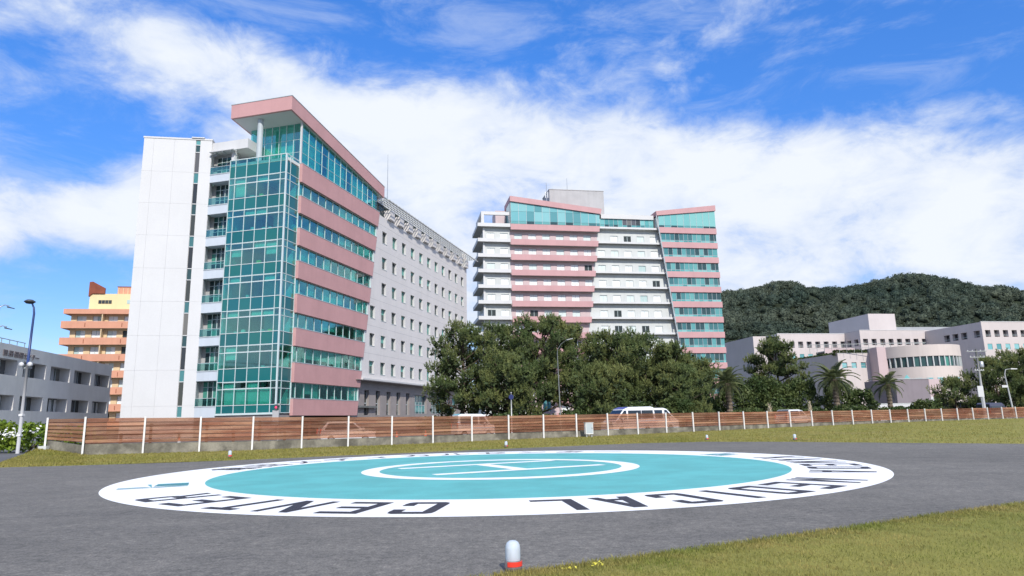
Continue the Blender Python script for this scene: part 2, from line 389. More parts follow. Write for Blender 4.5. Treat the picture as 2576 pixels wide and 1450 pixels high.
class MB:
    def __init__(s): s.v = []; s.f = []
    def add(s, vs, fs):
        n = len(s.v); s.v += [tuple(p) for p in vs]; s.f += [tuple(i + n for i in f) for f in fs]; return s
    def quad(s, a, b, c, d): return s.add((a, b, c, d), ((0, 1, 2, 3),))
    def box(s, x0, x1, y0, y1, z0, z1):
        return s.add([(x, y, z) for z in (z0, z1) for x, y in ((x0, y0), (x1, y0), (x1, y1), (x0, y1))],
                     ((3, 2, 1, 0), (4, 5, 6, 7), (0, 1, 5, 4), (1, 2, 6, 5), (2, 3, 7, 6), (3, 0, 4, 7)))
    def prism(s, poly, y0, y1):
        """poly in (x, z), pushed along y"""
        n = len(poly)
        vs = [(x, y0, z) for x, z in poly] + [(x, y1, z) for x, z in poly]
        fs = [tuple(range(n)), tuple(range(2 * n - 1, n - 1, -1))] + [(i, i + n, (i + 1) % n + n, (i + 1) % n) for i in range(n)]
        return s.add(vs, fs)
    def slab(s, poly, z0, z1):
        """poly in (x, y), raised along z"""
        n = len(poly)
        vs = [(x, y, z0) for x, y in poly] + [(x, y, z1) for x, y in poly]
        fs = [tuple(range(n - 1, -1, -1)), tuple(range(n, 2 * n))] + [(i, (i + 1) % n, (i + 1) % n + n, i + n) for i in range(n)]
        return s.add(vs, fs)
    def tube(s, pts, rad, n=8, cap=True):
        pts = [Vector(p) for p in pts]
        if not hasattr(rad, '__len__'): rad = [rad] * len(pts)
        vs, fs = [], []
        ref = None
        for i, p in enumerate(pts):
            d = (pts[min(i + 1, len(pts) - 1)] - pts[max(i - 1, 0)]).normalized()
            if ref is None: ref = Vector((0, 0, 1)) if abs(d.z) < 0.9 else Vector((1, 0, 0))
            a = d.cross(ref).normalized(); b = d.cross(a).normalized(); ref = -b.cross(d) if False else ref
            for k in range(n):
                t = 2 * PI * k / n
                vs.append(p + rad[i] * (math.cos(t) * a + math.sin(t) * b))
        for i in range(len(pts) - 1):
            for k in range(n):
                fs.append((i * n + k, i * n + (k + 1) % n, (i + 1) * n + (k + 1) % n, (i + 1) * n + k))
        if cap: fs += [tuple(range(n)), tuple(range(len(pts) * n - 1, (len(pts) - 1) * n - 1, -1))]
        return s.add(vs, fs)
    def lathe(s, prof, n=24, c=(0, 0, 0)):
        vs = [(c[0] + r * math.cos(2 * PI * k / n), c[1] + r * math.sin(2 * PI * k / n), c[2] + z) for r, z in prof for k in range(n)]
        fs = [(i * n + k, i * n + (k + 1) % n, (i + 1) * n + (k + 1) % n, (i + 1) * n + k) for i in range(len(prof) - 1) for k in range(n)]
        return s.add(vs, fs)
    def mesh(s, name, m, smooth=False):
        me = bpy.data.meshes.new(name); me.from_pydata(s.v, [], s.f); me.materials.append(MATS[m])
        if smooth: me.polygons.foreach_set('use_smooth', [True] * len(me.polygons))
        me.update(); return me
    def build(s, name, m, parent=None, smooth=False, bevel=0.0):
        o = bpy.data.objects.new(name, s.mesh(name, m, smooth)); link(o, parent)
        if bevel:
            bv = o.modifiers.new('bevel', 'BEVEL'); bv.width = bevel; bv.segments = 2; bv.limit_method = 'ANGLE'
        return o

def np_mesh(name, m, verts, faces, smooth=False):
    verts = np.asarray(verts, np.float32); faces = np.asarray(faces, np.int32)
    me = bpy.data.meshes.new(name)
    me.vertices.add(len(verts)); me.vertices.foreach_set('co', verts.ravel())
    k = faces.shape[1]
    me.loops.add(faces.size); me.loops.foreach_set('vertex_index', faces.ravel())
    me.polygons.add(len(faces)); me.polygons.foreach_set('loop_start', np.arange(len(faces), dtype=np.int32) * k)
    me.materials.append(MATS[m]); me.update(calc_edges=True)
    if smooth: me.polygons.foreach_set('use_smooth', np.ones(len(faces), bool))
    return me

_unit = {}
def bar(name, parent, m, x0, x1, y0, y1, z0, z1):
    """a box piece; alike pieces share one unit mesh"""
    if m not in _unit: _unit[m] = MB().box(-.5, .5, -.5, .5, -.5, .5).mesh('piece', m)
    o = bpy.data.objects.new(name, _unit[m]); link(o, parent)
    o.location = ((x0 + x1) / 2, (y0 + y1) / 2, (z0 + z1) / 2)
    o.scale = (abs(x1 - x0), abs(y1 - y0), abs(z1 - z0))
    return o

class Face:
    """a vertical wall face: a along the wall, d depth inwards.  side 'f' faces -y, 'l' faces -x, 'r' faces +x"""
    def __init__(s, parent, side, off): s.p, s.s, s.o = parent, side, off
    def pt(s, a, d, z):
        return (a, s.o + d, z) if s.s == 'f' else ((s.o + d, a, z) if s.s == 'l' else (s.o - d, a, z))
    def bar(s, name, m, a0, a1, d0, d1, z0, z1, parent=None):
        p, q = s.pt(a0, d0, z0), s.pt(a1, d1, z1)
        return bar(name, parent or s.p, m, min(p[0], q[0]), max(p[0], q[0]), min(p[1], q[1]), max(p[1], q[1]), z0, z1)
    def wall(s, mb, a0, a1, z0, z1, holes=(), depth=0.3):
        A = sorted({a0, a1, *[t for h in holes for t in h[:2] if a0 < t < a1]})
        Zs = sorted({z0, z1, *[t for h in holes for t in h[2:] if z0 < t < z1]})
        for i in range(len(A) - 1):
            for j in range(len(Zs) - 1):
                ca, cz = (A[i] + A[i + 1]) / 2, (Zs[j] + Zs[j + 1]) / 2
                if any(h[0] < ca < h[1] and h[2] < cz < h[3] for h in holes): continue
                mb.quad(s.pt(A[i], 0, Zs[j]), s.pt(A[i + 1], 0, Zs[j]), s.pt(A[i + 1], 0, Zs[j + 1]), s.pt(A[i], 0, Zs[j + 1]))
        for h in holes:
            c = [(h[0], h[2]), (h[1], h[2]), (h[1], h[3]), (h[0], h[3])]
            for k in range(4):
                (p, q), (r_, t) = c[k], c[(k + 1) % 4]
                mb.quad(s.pt(p, 0, q), s.pt(r_, 0, t), s.pt(r_, depth, t), s.pt(p, depth, q))
        return mb
# ================================================================== ground
def struct(o): o['kind'] = 'structure'; return o
def stuff(o): o['kind'] = 'stuff'; return o

struct(MB().quad((-2500, -800, -0.06), (2500, -800, -0.06), (2500, 3000, -0.06), (-2500, 3000, -0.06)).build('ground', 'earth'))
struct(MB().quad((-160, -40, -0.012), (190, -40, -0.012), (190, 140, -0.012), (-160, 140, -0.012)).build('road', 'road'))
APRON = [(-60, 27.6), (-30, 28.0), (-21.9, 28.6), (-18, 29.0), (-15, 29.4), (-12.3, 30.4), (-7.5, 32.9), (-0.3, 36.4), (3.5, 38.2), (6.9, 39.6), (8.8, 39.95), (10.8, 39.8), (12.8, 38.7),
         (14.7, 37.2), (17.6, 34.1), (21.8, 29.9), (34, 18), (50, 2), (60, -30), (-60, -30)]
ap = MB(); ap.add([(x, y, 0.0) for x, y in APRON], [tuple(range(len(APRON)))])
struct(ap.build('apron', 'asphalt'))

# fence line: post feet and heads (x, y, z)
FX0, FY0, FDX, FDY = -22.799, 36.470, 2.4826, 1.2948
_bi = [-1, 0, 3, 6, 9, 12, 16, 20, 26, 34]
_bz = [0.55, 0.10, -0.02, 0.01, 0.08, 0.10, 0.21, 0.30, 0.38, 0.26]
_ti = [-1, 0, 3, 6, 9, 12, 16, 20, 26, 34]
_tz = [2.08, 2.06, 1.94, 1.83, 1.76, 1.75, 1.71, 1.66, 1.63, 1.66]
def fpost(i):
    x, y = (-25.55, 37.55) if i < 0 else (FX0 + FDX * i, FY0 + FDY * i)
    return x, y, float(np.interp(i, _bi, _bz)), float(np.interp(i, _ti, _tz))

VA = [(-21.9, 28.6), (-18, 29.0), (-12.3, 30.4), (-7.5, 32.9), (-0.3, 36.4), (6.9, 39.6), (10.8, 39.8), (14.7, 37.2), (17.6, 34.1), (21.8, 29.9), (34, 18), (50, 2)]
VF = [(-26.1, 37.9, .5), (-22.8, 36.9, .10), (-14, 41.5, -.0), (-7, 45.1, .02), (0, 48.8, .09), (8, 52.9, .11), (16, 57.1, .2), (28, 63.4, .3), (42, 70.7, .38), (56, 78.0, .36), (75, 88, .3), (100, 95, .2)]
NU, NV = 240, 40
gx = np.linspace(0, len(VA) - 1, NU); gv = np.linspace(0, 1, NV)
ax = np.interp(gx, range(len(VA)), [p[0] for p in VA]); ay = np.interp(gx, range(len(VA)), [p[1] for p in VA])
fx = np.interp(gx, range(len(VF)), [p[0] for p in VF]); fy = np.interp(gx, range(len(VF)), [p[1] for p in VF]); fz = np.interp(gx, range(len(VF)), [p[2] for p in VF])
PX = ax[:, None] * (1 - gv) + fx[:, None] * gv; PY = ay[:, None] * (1 - gv) + fy[:, None] * gv
PZ = 0.03 * np.minimum(gv * 12, 1) + np.maximum(fz, 0.03)[:, None] * gv ** 1.4 + rng.normal(0, 0.006, (NU, NV)) * (gv > 0.02)
PX += rng.normal(0, 0.05, PX.shape) * (gv < 0.01); PY += rng.normal(0, 0.06, PX.shape) * (gv < 0.01)
idx = np.arange(NU * NV).reshape(NU, NV)
qf = np.stack([idx[:-1, :-1], idx[1:, :-1], idx[1:, 1:], idx[:-1, 1:]], -1).reshape(-1, 4)
o = bpy.data.objects.new('grass_verge', np_mesh('grass_verge', 'turf', np.stack([PX, PY, PZ], -1).reshape(-1, 3), qf, True)); link(o); struct(o)

LE = [(-2.4, 5.9), (-0.25, 7.02), (0.39, 7.31), (1.01, 7.64), (1.78, 8.04), (2.88, 8.62), (4.15, 9.29), (5.67, 10.11), (6.98, 10.80), (8.21, 11.43), (12, 13.2), (22, 16.5)]
LN = [(-1.5, 2), (1, 2), (2.4, 2.2), (3.5, 2.6), (4.5, 3), (5.5, 3.4), (7, 4), (9, 4.6), (10.5, 5), (12, 5.4), (17, 6), (30, 6)]
NU, NV = 150, 30
gx = np.linspace(0, len(LE) - 1, NU); gv = np.linspace(0, 1, NV)
ax = np.interp(gx, range(len(LE)), [p[0] for p in LE]); ay = np.interp(gx, range(len(LE)), [p[1] for p in LE])
bx = np.interp(gx, range(len(LN)), [p[0] for p in LN]); by = np.interp(gx, range(len(LN)), [p[1] for p in LN])
QX = ax[:, None] * (1 - gv) + bx[:, None] * gv; QY = ay[:, None] * (1 - gv) + by[:, None] * gv
QZ = 0.004 + 0.022 * np.minimum(gv * 10, 1) + rng.normal(0, 0.003, (NU, NV))
QY += rng.normal(0, 0.025, QX.shape) * (gv < 0.01)
idx = np.arange(NU * NV).reshape(NU, NV)
qf = np.stack([idx[:-1, :-1], idx[1:, :-1], idx[1:, 1:], idx[:-1, 1:]], -1).reshape(-1, 4)
o = bpy.data.objects.new('grass_lawn', np_mesh('grass_lawn', 'turf', np.stack([QX, QY, QZ], -1).reshape(-1, 3), qf, True)); link(o); struct(o)

def blades(name, label, pts, h, wdt, m='grass_leaf'):
    n = len(pts)
    a = rng.uniform(0, 2 * PI, n); hh = h * rng.uniform(0.5, 1.3, n); ww = wdt * rng.uniform(0.7, 1.3, n)
    d = np.stack([np.cos(a), np.sin(a), np.zeros(n)], 1); t = rng.normal(0, 0.45, (n, 2)) * hh[:, None]
    v = np.empty((n, 3, 3)); v[:, 0] = pts - d * ww[:, None] / 2; v[:, 1] = pts + d * ww[:, None] / 2
    v[:, 2] = pts + np.stack([t[:, 0], t[:, 1], hh], 1)
    o = bpy.data.objects.new(name, np_mesh(name, m, v.reshape(-1, 3), np.arange(3 * n).reshape(-1, 3))); link(o)
    tag(stuff(o), label, 'grass'); return o
# near lawn blades: dense towards the camera side of the edge
n = 130000
ui = rng.uniform(0, len(LE) - 1.0, n); vi = rng.beta(1.0, 2.0, n)
px = np.interp(ui, range(len(LE)), [p[0] for p in LE]) * (1 - vi) + np.interp(ui, range(len(LN)), [p[0] for p in LN]) * vi
py = np.interp(ui, range(len(LE)), [p[1] for p in LE]) * (1 - vi) + np.interp(ui, range(len(LN)), [p[1] for p in LN]) * vi + rng.normal(0, 0.05, n)
blades('grass', 'short olive grass blades of the lawn in the near right corner', np.stack([px, py, np.full(n, 0.006)], 1), 0.042, 0.011)
n = 70000
ui = rng.uniform(0, len(VA) - 2.0, n); vi = rng.uniform(0, 1, n) ** 1.1
def vtx(ui, vi):
    k = np.arange(len(VA))
    x = np.interp(ui, k, [p[0] for p in VA]) * (1 - vi) + np.interp(ui, k, [p[0] for p in VF]) * vi
    y = np.interp(ui, k, [p[1] for p in VA]) * (1 - vi) + np.interp(ui, k, [p[1] for p in VF]) * vi
    z = np.maximum(np.interp(ui, k, [p[2] for p in VF]), .03) * vi ** 1.4 + 0.03 * np.minimum(vi * 12, 1)
    return np.stack([x, y, z], 1)
blades('grass', 'yellow green grass blades of the verge along the slat fence', vtx(ui, vi), 0.07, 0.03, 'verge_leaf')

# ================================================================== helipad
CX, CY = -0.475, 22.119
RO, RT, RR, RI = 10.92, 8.56, 4.33, 3.78
pad = thing('helipad_marking', 'round helipad marking, white lettered ring around a turquoise disc', 'helipad', (CX, CY, 0))
def ring(r0, r1, z, n=180):
    mb = MB(); vs = []
    for k in range(n):
        a = 2 * PI * k / n
        vs += [(r0 * math.sin(a), r0 * math.cos(a), z), (r1 * math.sin(a), r1 * math.cos(a), z)]
    return mb.add(vs, [(2 * k, 2 * k + 1, (2 * k + 3) % (2 * n), (2 * k + 2) % (2 * n)) for k in range(n)])
ring(RT, RO, 0.005).build('lettered_ring', 'paint_white', pad)
n = 180
MB().add([(RT * math.sin(2 * PI * k / n), RT * math.cos(2 * PI * k / n), 0.0052) for k in range(n)], [tuple(range(n - 1, -1, -1))]).build('turquoise_disc', 'paint_teal', pad)
ring(RI, RR, 0.0095).build('inner_circle', 'paint_white', pad)
hm = MB()
hc, hsn = math.cos(R(27.5)), math.sin(R(27.5))
def hp(a, b, z): return (-0.02 + a * hc - b * hsn, 0.40 + a * hsn + b * hc, z)
for (a0, a1, b0, b1, z) in ((-2.88, 2.88, 1.36, 1.80, .0095), (-2.88, 2.88, -1.80, -1.36, .0095), (-0.25, 0.25, -1.36, 1.36, .0095)):
    hm.quad(hp(a0, b0, z), hp(a1, b0, z), hp(a1, b1, z), hp(a0, b1, z))
hm.build('letter_h', 'paint_white', pad)

s, t = 0.27, 0.145
def rect(a, b, c, d): return [(a, c), (b, c), (b, d), (a, d)]
GLY = {
 'E': [rect(0, s, 0, 1), rect(s, 1, 0, t), rect(s, .92, .43, .43 + t), rect(s, 1, 1 - t, 1)],
 'L': [rect(0, s, 0, 1), rect(s, 1, 0, t)],
 'I': [rect(.36, .64, 0, 1)],
 'T': [rect(0, 1, 1 - t, 1), rect(.37, .63, 0, 1 - t)],
 'C': [rect(0, s, t, 1 - t), [(0, t), (.03, .05), (.14, 0), (.86, 0), (.97, .05), (1, t)], [(0, 1 - t), (1, 1 - t), (.97, .95), (.86, 1), (.14, 1), (.03, .95)],
       rect(1 - s, 1, t, .34), rect(1 - s, 1, .66, 1 - t)],
 'D': [rect(0, s, t, 1 - t), [(0, t), (0, 0), (.80, 0), (.95, .05), (1, t)], [(0, 1 - t), (1, 1 - t), (.95, .95), (.80, 1), (0, 1)], rect(1 - s, 1, t, 1 - t)],
 'A': [[(0, 0), (.27, 0), (.60, 1), (.34, 1)], [(1, 0), (.73, 0), (.40, 1), (.66, 1)], [(.26, .20), (.74, .20), (.70, .34), (.30, .34)]],
 'M': [rect(0, .2, 0, 1), rect(.8, 1, 0, 1), [(.2, 1), (.2, .62), (.42, 0), (.5, 0), (.5, .25)], [(.8, 1), (.5, .25), (.5, 0), (.58, 0), (.8, .62)]],
 'N': [rect(0, .22, 0, 1), rect(.78, 1, 0, 1), [(.22, 1), (.22, .62), (.78, 0), (.78, .38)]],
 'R': [rect(0, s, 0, 1), [(s, 1 - t), (1, 1 - t), (.95, .96), (.82, 1), (s, 1)], rect(1 - s, 1, .55, 1 - t), [(s, .42), (.86, .42), (1, .55), (s, .55)], [(.52, .42), (.74, 0), (1, 0), (.80, .42)]],
 'K': [rect(0, s, 0, 1), [(s, .36), (s, .62), (.70, 1), (1, 1)], [(.42, .50), (.60, .62), (1, 0), (.72, 0)]],
}
def painted(polys, az, r0, wd, ht, name, m, zz=0.0095):
    mb = MB(); a = R(az); er = (math.sin(a), math.cos(a)); et = (math.cos(a), -math.sin(a))
    for i, poly in enumerate(polys):
        vs = []
        for px, py in poly:
            tt = (px - 0.5) * wd; rr = r0 + py * ht
            vs.append((er[0] * rr + et[0] * tt, er[1] * rr + et[1] * tt, zz + i * 0.0004))
        mb.add(vs, [tuple(range(len(vs)))])
    return mb.build(name, m, pad)
for ch, az in zip('KAMEDAMEDICALCENTER', (78.2, 85.4, 93.0, 100.6, 107.6, 115.2, 130.2, 138.4, 145.7, 152.1, 158.8, 165.9, 173.0, 187.2, 194.3, 201.5, 208.4, 216.6, 224.0)):
    painted(GLY[ch], az, 9.0, 0.80, 1.56, 'letter_' + ch.lower(), 'paint_black')
# second half of the ring: Japanese lettering
for ch, az in zip('亀田メディカルセンター', [283.5 + 10.45 * k for k in range(11)]):
    cu = bpy.data.curves.new('glyph', 'FONT'); cu.body = ch; cu.align_x = 'CENTER'; cu.offset = 0.012; cu.size = 1.55
    tmp = bpy.data.objects.new('glyph', cu); COL.objects.link(tmp); bpy.context.view_layer.update()
    me = bpy.data.meshes.new_from_object(tmp.evaluated_get(bpy.context.evaluated_depsgraph_get()))
    bpy.data.objects.remove(tmp); me.materials.clear(); me.materials.append(MATS['paint_black'])
    o = bpy.data.objects.new('painted_glyph', me); link(o, pad)
    a = R(az); o.rotation_euler = (0, 0, -a); o.location = (9.05 * math.sin(a), 9.05 * math.cos(a), 0.0095)
# the open-book-like emblem between the two texts
EMB = [[(0, .46), (.50, .42), (.50, .50), (0, .54)], [(.02, .10), (.48, .40), (.48, .46), (.02, .17)]]
for az in (246.0, 62.0):
    polys = [rect(-.1, -.02, 0, 1), [(.10, .55), (.22, .62), (.22, 1.0), (.10, 1.0)], [(.12, 0), (.25, 0), (.05, .5), (0, .5)]]
    polys += [rect(.26 + .17 * k, .38 + .17 * k, 0, .50 - .01 * k) for k in range(4)]
    polys += [[(.0, .52), (.06, .52), (.85, .56), (.85, .62)]]
    painted([[(x, y) for x, y in p] for p in polys], az, 8.95, 1.15, 1.6, 'emblem', 'paint_emblem')

# ================================================================== edge lights
def beacon(loc, label, s=1.0, rz=0.0):
    b = thing('edge_light', label, 'edge light', loc, rz, 'edge lights round the landing pad')
    b.scale = (s, s, s)
    MB().lathe([(0, 0), (.088, 0), (.090, .045), (.086, .05), (.084, .095), (.078, .10), (.0, .10)], 28).build('base', 'dull_metal_base', b, True)
    cl = MB()
    for k in range(14):
        a0, a1 = -2.2 + k * 0.17, -2.2 + (k + 1) * 0.17
        cl.add([(r * math.cos(a), r * math.sin(a), z) for r in (.0875, .094) for z in (.048, .094) for a in (a0, a1)], ((0, 1, 3, 2), (4, 6, 7, 5), (2, 3, 7, 6), (0, 4, 5, 1), (0, 2, 6, 4), (1, 5, 7, 3)))
    cl.build('clamp_band', 'red_plastic', b)
    MB().lathe([(.074, .10), (.077, .13), (.077, .215), (.072, .245), (.058, .272), (.034, .288), (.0, .293)], 28).build('lens', 'beacon_lens', b, True)
    MB().lathe([(.0, .10), (.03, .10), (.032, .15), (.022, .2), (.0, .205)], 16).build('bulb_holder', 'plastic_grey', b, True)
    return b
beacon((-0.05, 7.25, 0), 'large near edge light with frosted dome and red clamp on the asphalt')
beacon((-13.17, 32.0, .06), 'small red and white edge light left of the pad on the verge', 1.05, 0.4)
beacon((-0.5, 37.1, .05), 'small edge light standing in front of the middle fence posts', 1.05, 1.0)
beacon((11.4, 41.2, .06), 'farthest small edge light on the verge right of the white cabinet', 1.0, 0.2)
beacon((15.4, 38.2, .05), 'small edge light on the grass behind the right end of the pad', 1.1, 0.7)

# ================================================================== slat fence
fence = thing('slat_fence', 'long fence of smoky brown slats between white posts on a concrete base', 'fence', (FX0, FY0, 0))
def fl(p): return Vector((p[0] - FX0, p[1] - FY0, p[2]))
_pm = MB().box(-.045, .045, -.045, .045, 0, 1).box(-.05, .05, -.05, .05, 1, 1.012).mesh('post', 'post_white')
bm_ = MB().add([(0, .030, 1), (1, .030, 1), (1, -.010, .16), (0, -.010, .16), (0, .036, 1), (1, .036, 1), (1, -.004, .16), (0, -.004, .16)],
               ((0, 1, 2, 3), (7, 6, 5, 4), (0, 3, 7, 4), (1, 5, 6, 2)))
nsh = len(bm_.f)
bm_.box(0, 1, -.016, .020, .0, .15)
_bd = bm_.mesh('board', 'fence_sheet')
mat('fence_lip_shade', (0.17, 0.078, 0.048), 0.6, 0.25, 1.5)  # solid brown slat lip, darkened to carry the shade line under each slat
mat('fence_rail_tan', (0.36, 0.20, 0.11), 0.6, 0.2, 1.5)
_bd.materials.append(MATS['fence_lip_shade'])
_bd.polygons.foreach_set('material_index', [0] * nsh + [1] * (len(_bd.polygons) - nsh))
bw = MB()
d0 = Vector((FDX, FDY, 0)).normalized(); nrm = Vector((-d0.y, d0.x, 0))
for i in range(-1, 34):
    x, y, zb, zt = fpost(i)
    p = bpy.data.objects.new('post', _pm); link(p, fence)
    p.location = fl((x, y, zb - 0.12)); p.scale = (1, 1, zt - zb + 0.15); p.rotation_euler = (random.gauss(0, .004), random.gauss(0, .006), math.atan2(FDY, FDX))
    if i < 33:
        x2, y2, zb2, zt2 = fpost(i + 1)
        fr = float(np.interp(i, [0, 14, 34], [0.67, 0.69, 0.86]))
        if i < 0: fr = 0.72
        n6 = 6
        dv = Vector((x2 - x, y2 - y, 0)).normalized(); nn = Vector((-dv.y, dv.x, 0))
        for k in range(n6):
            za = zt - fr * (zt - zb) * (1 - k / n6) - .02; zc = zt2 - fr * (zt2 - zb2) * (1 - k / n6) - .02
            pit = fr * (zt - zb) / n6
            o = bpy.data.objects.new('board', _bd); link(o, fence)
            a = fl((x, y, za)) + nn * 0.06 + Vector((0, 0, random.gauss(0, .006))); b = fl((x2, y2, zc)) + nn * (0.06 + random.gauss(0, .004)) + Vector((0, 0, random.gauss(0, .006)))
            ex = b - a
            o.matrix_local = Matrix(((ex.x, nn.x, 0, a.x), (ex.y, nn.y, 0, a.y), (ex.z, 0, pit, a.z), (0, 0, 0, 1)))
        zw, zw2 = zt - fr * (zt - zb) - .05, zt2 - fr * (zt2 - zb2) - .05
        a, b = fl((x, y, 0)) + nn * .10, fl((x2, y2, 0)) + nn * .10
        for q in range(1):
            aa, bb = a.lerp(b, 0.004), a.lerp(b, 0.996)
            vs = [(*(aa + nn * e).xy, z) for z in (-0.2, None) for e in (0, .15)]
            P = [(*(aa).xy, -.2), (*(bb).xy, -.2), (*(bb + nn * .15).xy, -.2), (*(aa + nn * .15).xy, -.2), (*(aa).xy, zw), (*(bb).xy, zw2), (*(bb + nn * .15).xy, zw2), (*(aa + nn * .15).xy, zw)]
            bw.add(P, ((3, 2, 1, 0), (4, 5, 6, 7), (0, 1, 5, 4), (1, 2, 6, 5), (2, 3, 7, 6), (3, 0, 4, 7)))
bw.build('base_wall', 'concrete_dark', fence)
x, y, zb, zt = fpost(-1)
MB().box(-.22, .22, -.18, .18, -.1, .12).build('post_footing', 'concrete_light', fence).location = fl((x + .05, y - .1, zb - .05))

# dark brown post-and-rail fence behind the first bays
rf = thing('rail_fence', 'dark brown wooden rail fence seen through the leftmost slat bays', 'fence', (-28.0, 45.5, 0), R(26))
for k in range(9):
    h = 1.75 if k % 2 == 0 else 1.15
    bar('rail_post', rf, 'wood_brown', k * 1.75 - .09, k * 1.75 + .09, -.09, .09, 0, h)
for z in (0.5, 1.0, 1.55):
    bar('rail', rf, 'wood_brown', -0.2, 14.2, .092, .15, z, z + .11)
# ================================================================== near hospital block (left)
B1 = thing('hospital_block', 'left hospital block with pink bands, glass corner tower and white slab tower', 'building', (-27.416, 84.71, 0), R(75))
BANDS = [(2.53, 4.61), (6.62, 9.08), (11.17, 13.45), (15.40, 17.81), (19.86, 22.17), (24.24, 26.55), (28.56, 30.92), (32.84, 35.40)]
def xe(z): return 16.6 + (z - 2.53) * 0.191
def zb(x): return 41.40 - 0.1212 * x
for z0, z1 in BANDS:
    MB().prism([(0, z0), (xe(z0), z0), (xe(z1), z1), (0, z1)], 0, .45).build('pink_band', 'pink_tile', B1, bevel=0.03)
    MB().prism([(-.03, z1 + .003), (xe(z1) + .03, z1 + .003), (xe(z1) + .03, z1 + .09), (-.03, z1 + .09)], -.03, .40).build('band_coping', 'frame_grey', B1)
    bar('floor_slab', B1, 'office_interior', .3, 24, .46, 5.9, z1 - .9, z1 - .6)
# strip windows between the bands
MB().box(.5, 24, 5.9, 6.1, 0, 35).build('room_partition', 'office_interior', B1)
for i in range(7):
    z0, z1 = BANDS[i][1] + .09, BANDS[i + 1][0]
    xr = xe((z0 + z1) / 2) - .05
    xs = [0.02, 0.95] + [0.95 + 1.93 * k for k in range(1, 12)]
    xs = [q for q in xs if q < xr - .6] + [xr]
    for j in range(len(xs) - 1):
        bar('strip_pane', B1, 'glass_clear', xs[j] + .04, xs[j + 1] - .04, .402, .418, z0 + .05, z1 - .03)
        bar('mullion', B1, 'frame_white', xs[j] - .04, xs[j] + .04, .34, .44, z0, z1)
        if random.random() < .42:
            hgt = (z1 - z0) * random.choice((.55, .7, .8, 1.0))
            bar('blind', B1, 'blind', xs[j] + .05, xs[j + 1] - .05, .60, .62, z1 - hgt, z1 - .02)
        elif random.random() < .4:
            bar('cabinet', B1, 'room_floor', xs[j] + .1, xs[j + 1] - .3, .9, 1.3, z0 - .4, z0 + random.uniform(.2, .6))
    bar('jamb', B1, 'frame_white', xr - .02, xr + .10, .20, .46, z0, z1)
    bar('window_head', B1, 'frame_white', 0, xr, .36, .44, z1 - .05, z1 - .002)
# grey tiled long wall with punched windows, in storeys
mat('window_blind', (0.13, 0.36, 0.30), 0.5, 0.15, 0.6)
COLS = [20.55 + 3.9 * k for k in range(12)]
gw = Face(B1, 'f', .25)
ROWS = [(8.95, 10.90), (13.29, 15.22), (17.65, 19.60), (21.98, 23.92), (26.28, 28.25), (30.70, 32.68)]
mbw = MB()
lev = [7.86]
for k in range(6):
    a, b = ROWS[k][0] - .12, ROWS[k][1] + .10
    zs, ze = lev[-1], a
    gw.wall(mbw, xe((zs + ze) / 2) - .05, 67.3, zs, ze)
    x0 = xe((a + b) / 2) + .08
    holes = [(c, c + 1.75, *ROWS[k]) for c in COLS if c > x0 + .25]
    gw.wall(mbw, x0, 67.3, a, b, holes, .42)
    for h in holes:
        w_ = gw.bar('window', 'glass_grid', h[0], h[1], .40, .43, h[2], h[3])
        gw.bar('window_frame', 'frame_grey', h[0] + .86, h[0] + .90, .37, .395, h[2], h[3])
        if random.random() < .45: gw.bar('blind', 'window_blind', h[0] + .02, h[1] - .04, .375, .392, h[3] - random.uniform(.5, 1.5), h[3] - .01)
        gw.bar('window_sill', 'frame_white', h[0] - .04, h[1] + .04, -.05, .36, h[2] - .06, h[2] - .002)
        gw.bar('window_reveal', 'white_paint', h[1] - .03, h[1] + .002, .004, .39, h[2] + .002, h[3] - .002)
    lev.append(b)
gw.wall(mbw, xe(34) - .05, 67.3, lev[-1], 35.15)
mbw.quad((67.3, .25, 0), (67.3, 21, 0), (67.3, 21, 39), (67.3, .25, 39))
mbw.build('long_wall', 'grey_tile', B1)
# shallow tile courses on the long wall
for z in (12.0, 16.4, 20.75, 25.1, 29.4, 33.6):
    bar('wall_joint', B1, 'concrete_grey', xe(z) + .3, 67.3, .246, .249, z, z + .035)
bar('ledge', B1, 'white_paint', 17.6, 67.6, -.35, .30, 7.84, 8.10)
bar('ledge_soffit', B1, 'stone_brown', 16, 67.5, -.30, 1.2, 7.74, 7.83)
# ground storey, set back under the ledge
gf = Face(B1, 'f', .95); mbg = MB()
gh = [(20.57 + 3.88 * k, 22.1 + 3.88 * k, 2.62, 6.4) for k in range(5)] + [(40.0, 45.6, 2.9, 6.2), (48.0, 53.9, 2.9, 6.1), (56.5, 62, 2.9, 6.1)]
gf.wall(mbg, 16, 67.2, 0, 7.74, gh, .5)
mbg.build('ground_wall', 'stone_brown', B1)
for h in gh:
    nw = 1 if h[1] - h[0] < 2 else 4
    for c in range(nw):
        a0, a1 = h[0] + (h[1] - h[0]) * c / nw, h[0] + (h[1] - h[0]) * (c + 1) / nw
        for za, zc in ((h[2], 3.15), (3.15, 4.45), (4.45, h[3])):
            if zc > za: gf.bar('window', 'glass_office' if nw == 1 else 'glass_teal_dark', a0 + .04, a1 - .04, .45, .48, za + .05, zc - .05)
    gf.bar('window_frame', 'frame_grey', h[0], h[1], .40, .44, 4.36, 4.5)
    for c in range(nw + 1):
        q = h[0] + (h[1] - h[0]) * c / nw
        gf.bar('window_frame', 'frame_grey', q - .04, q + .04, .40, .446, h[2], h[3])
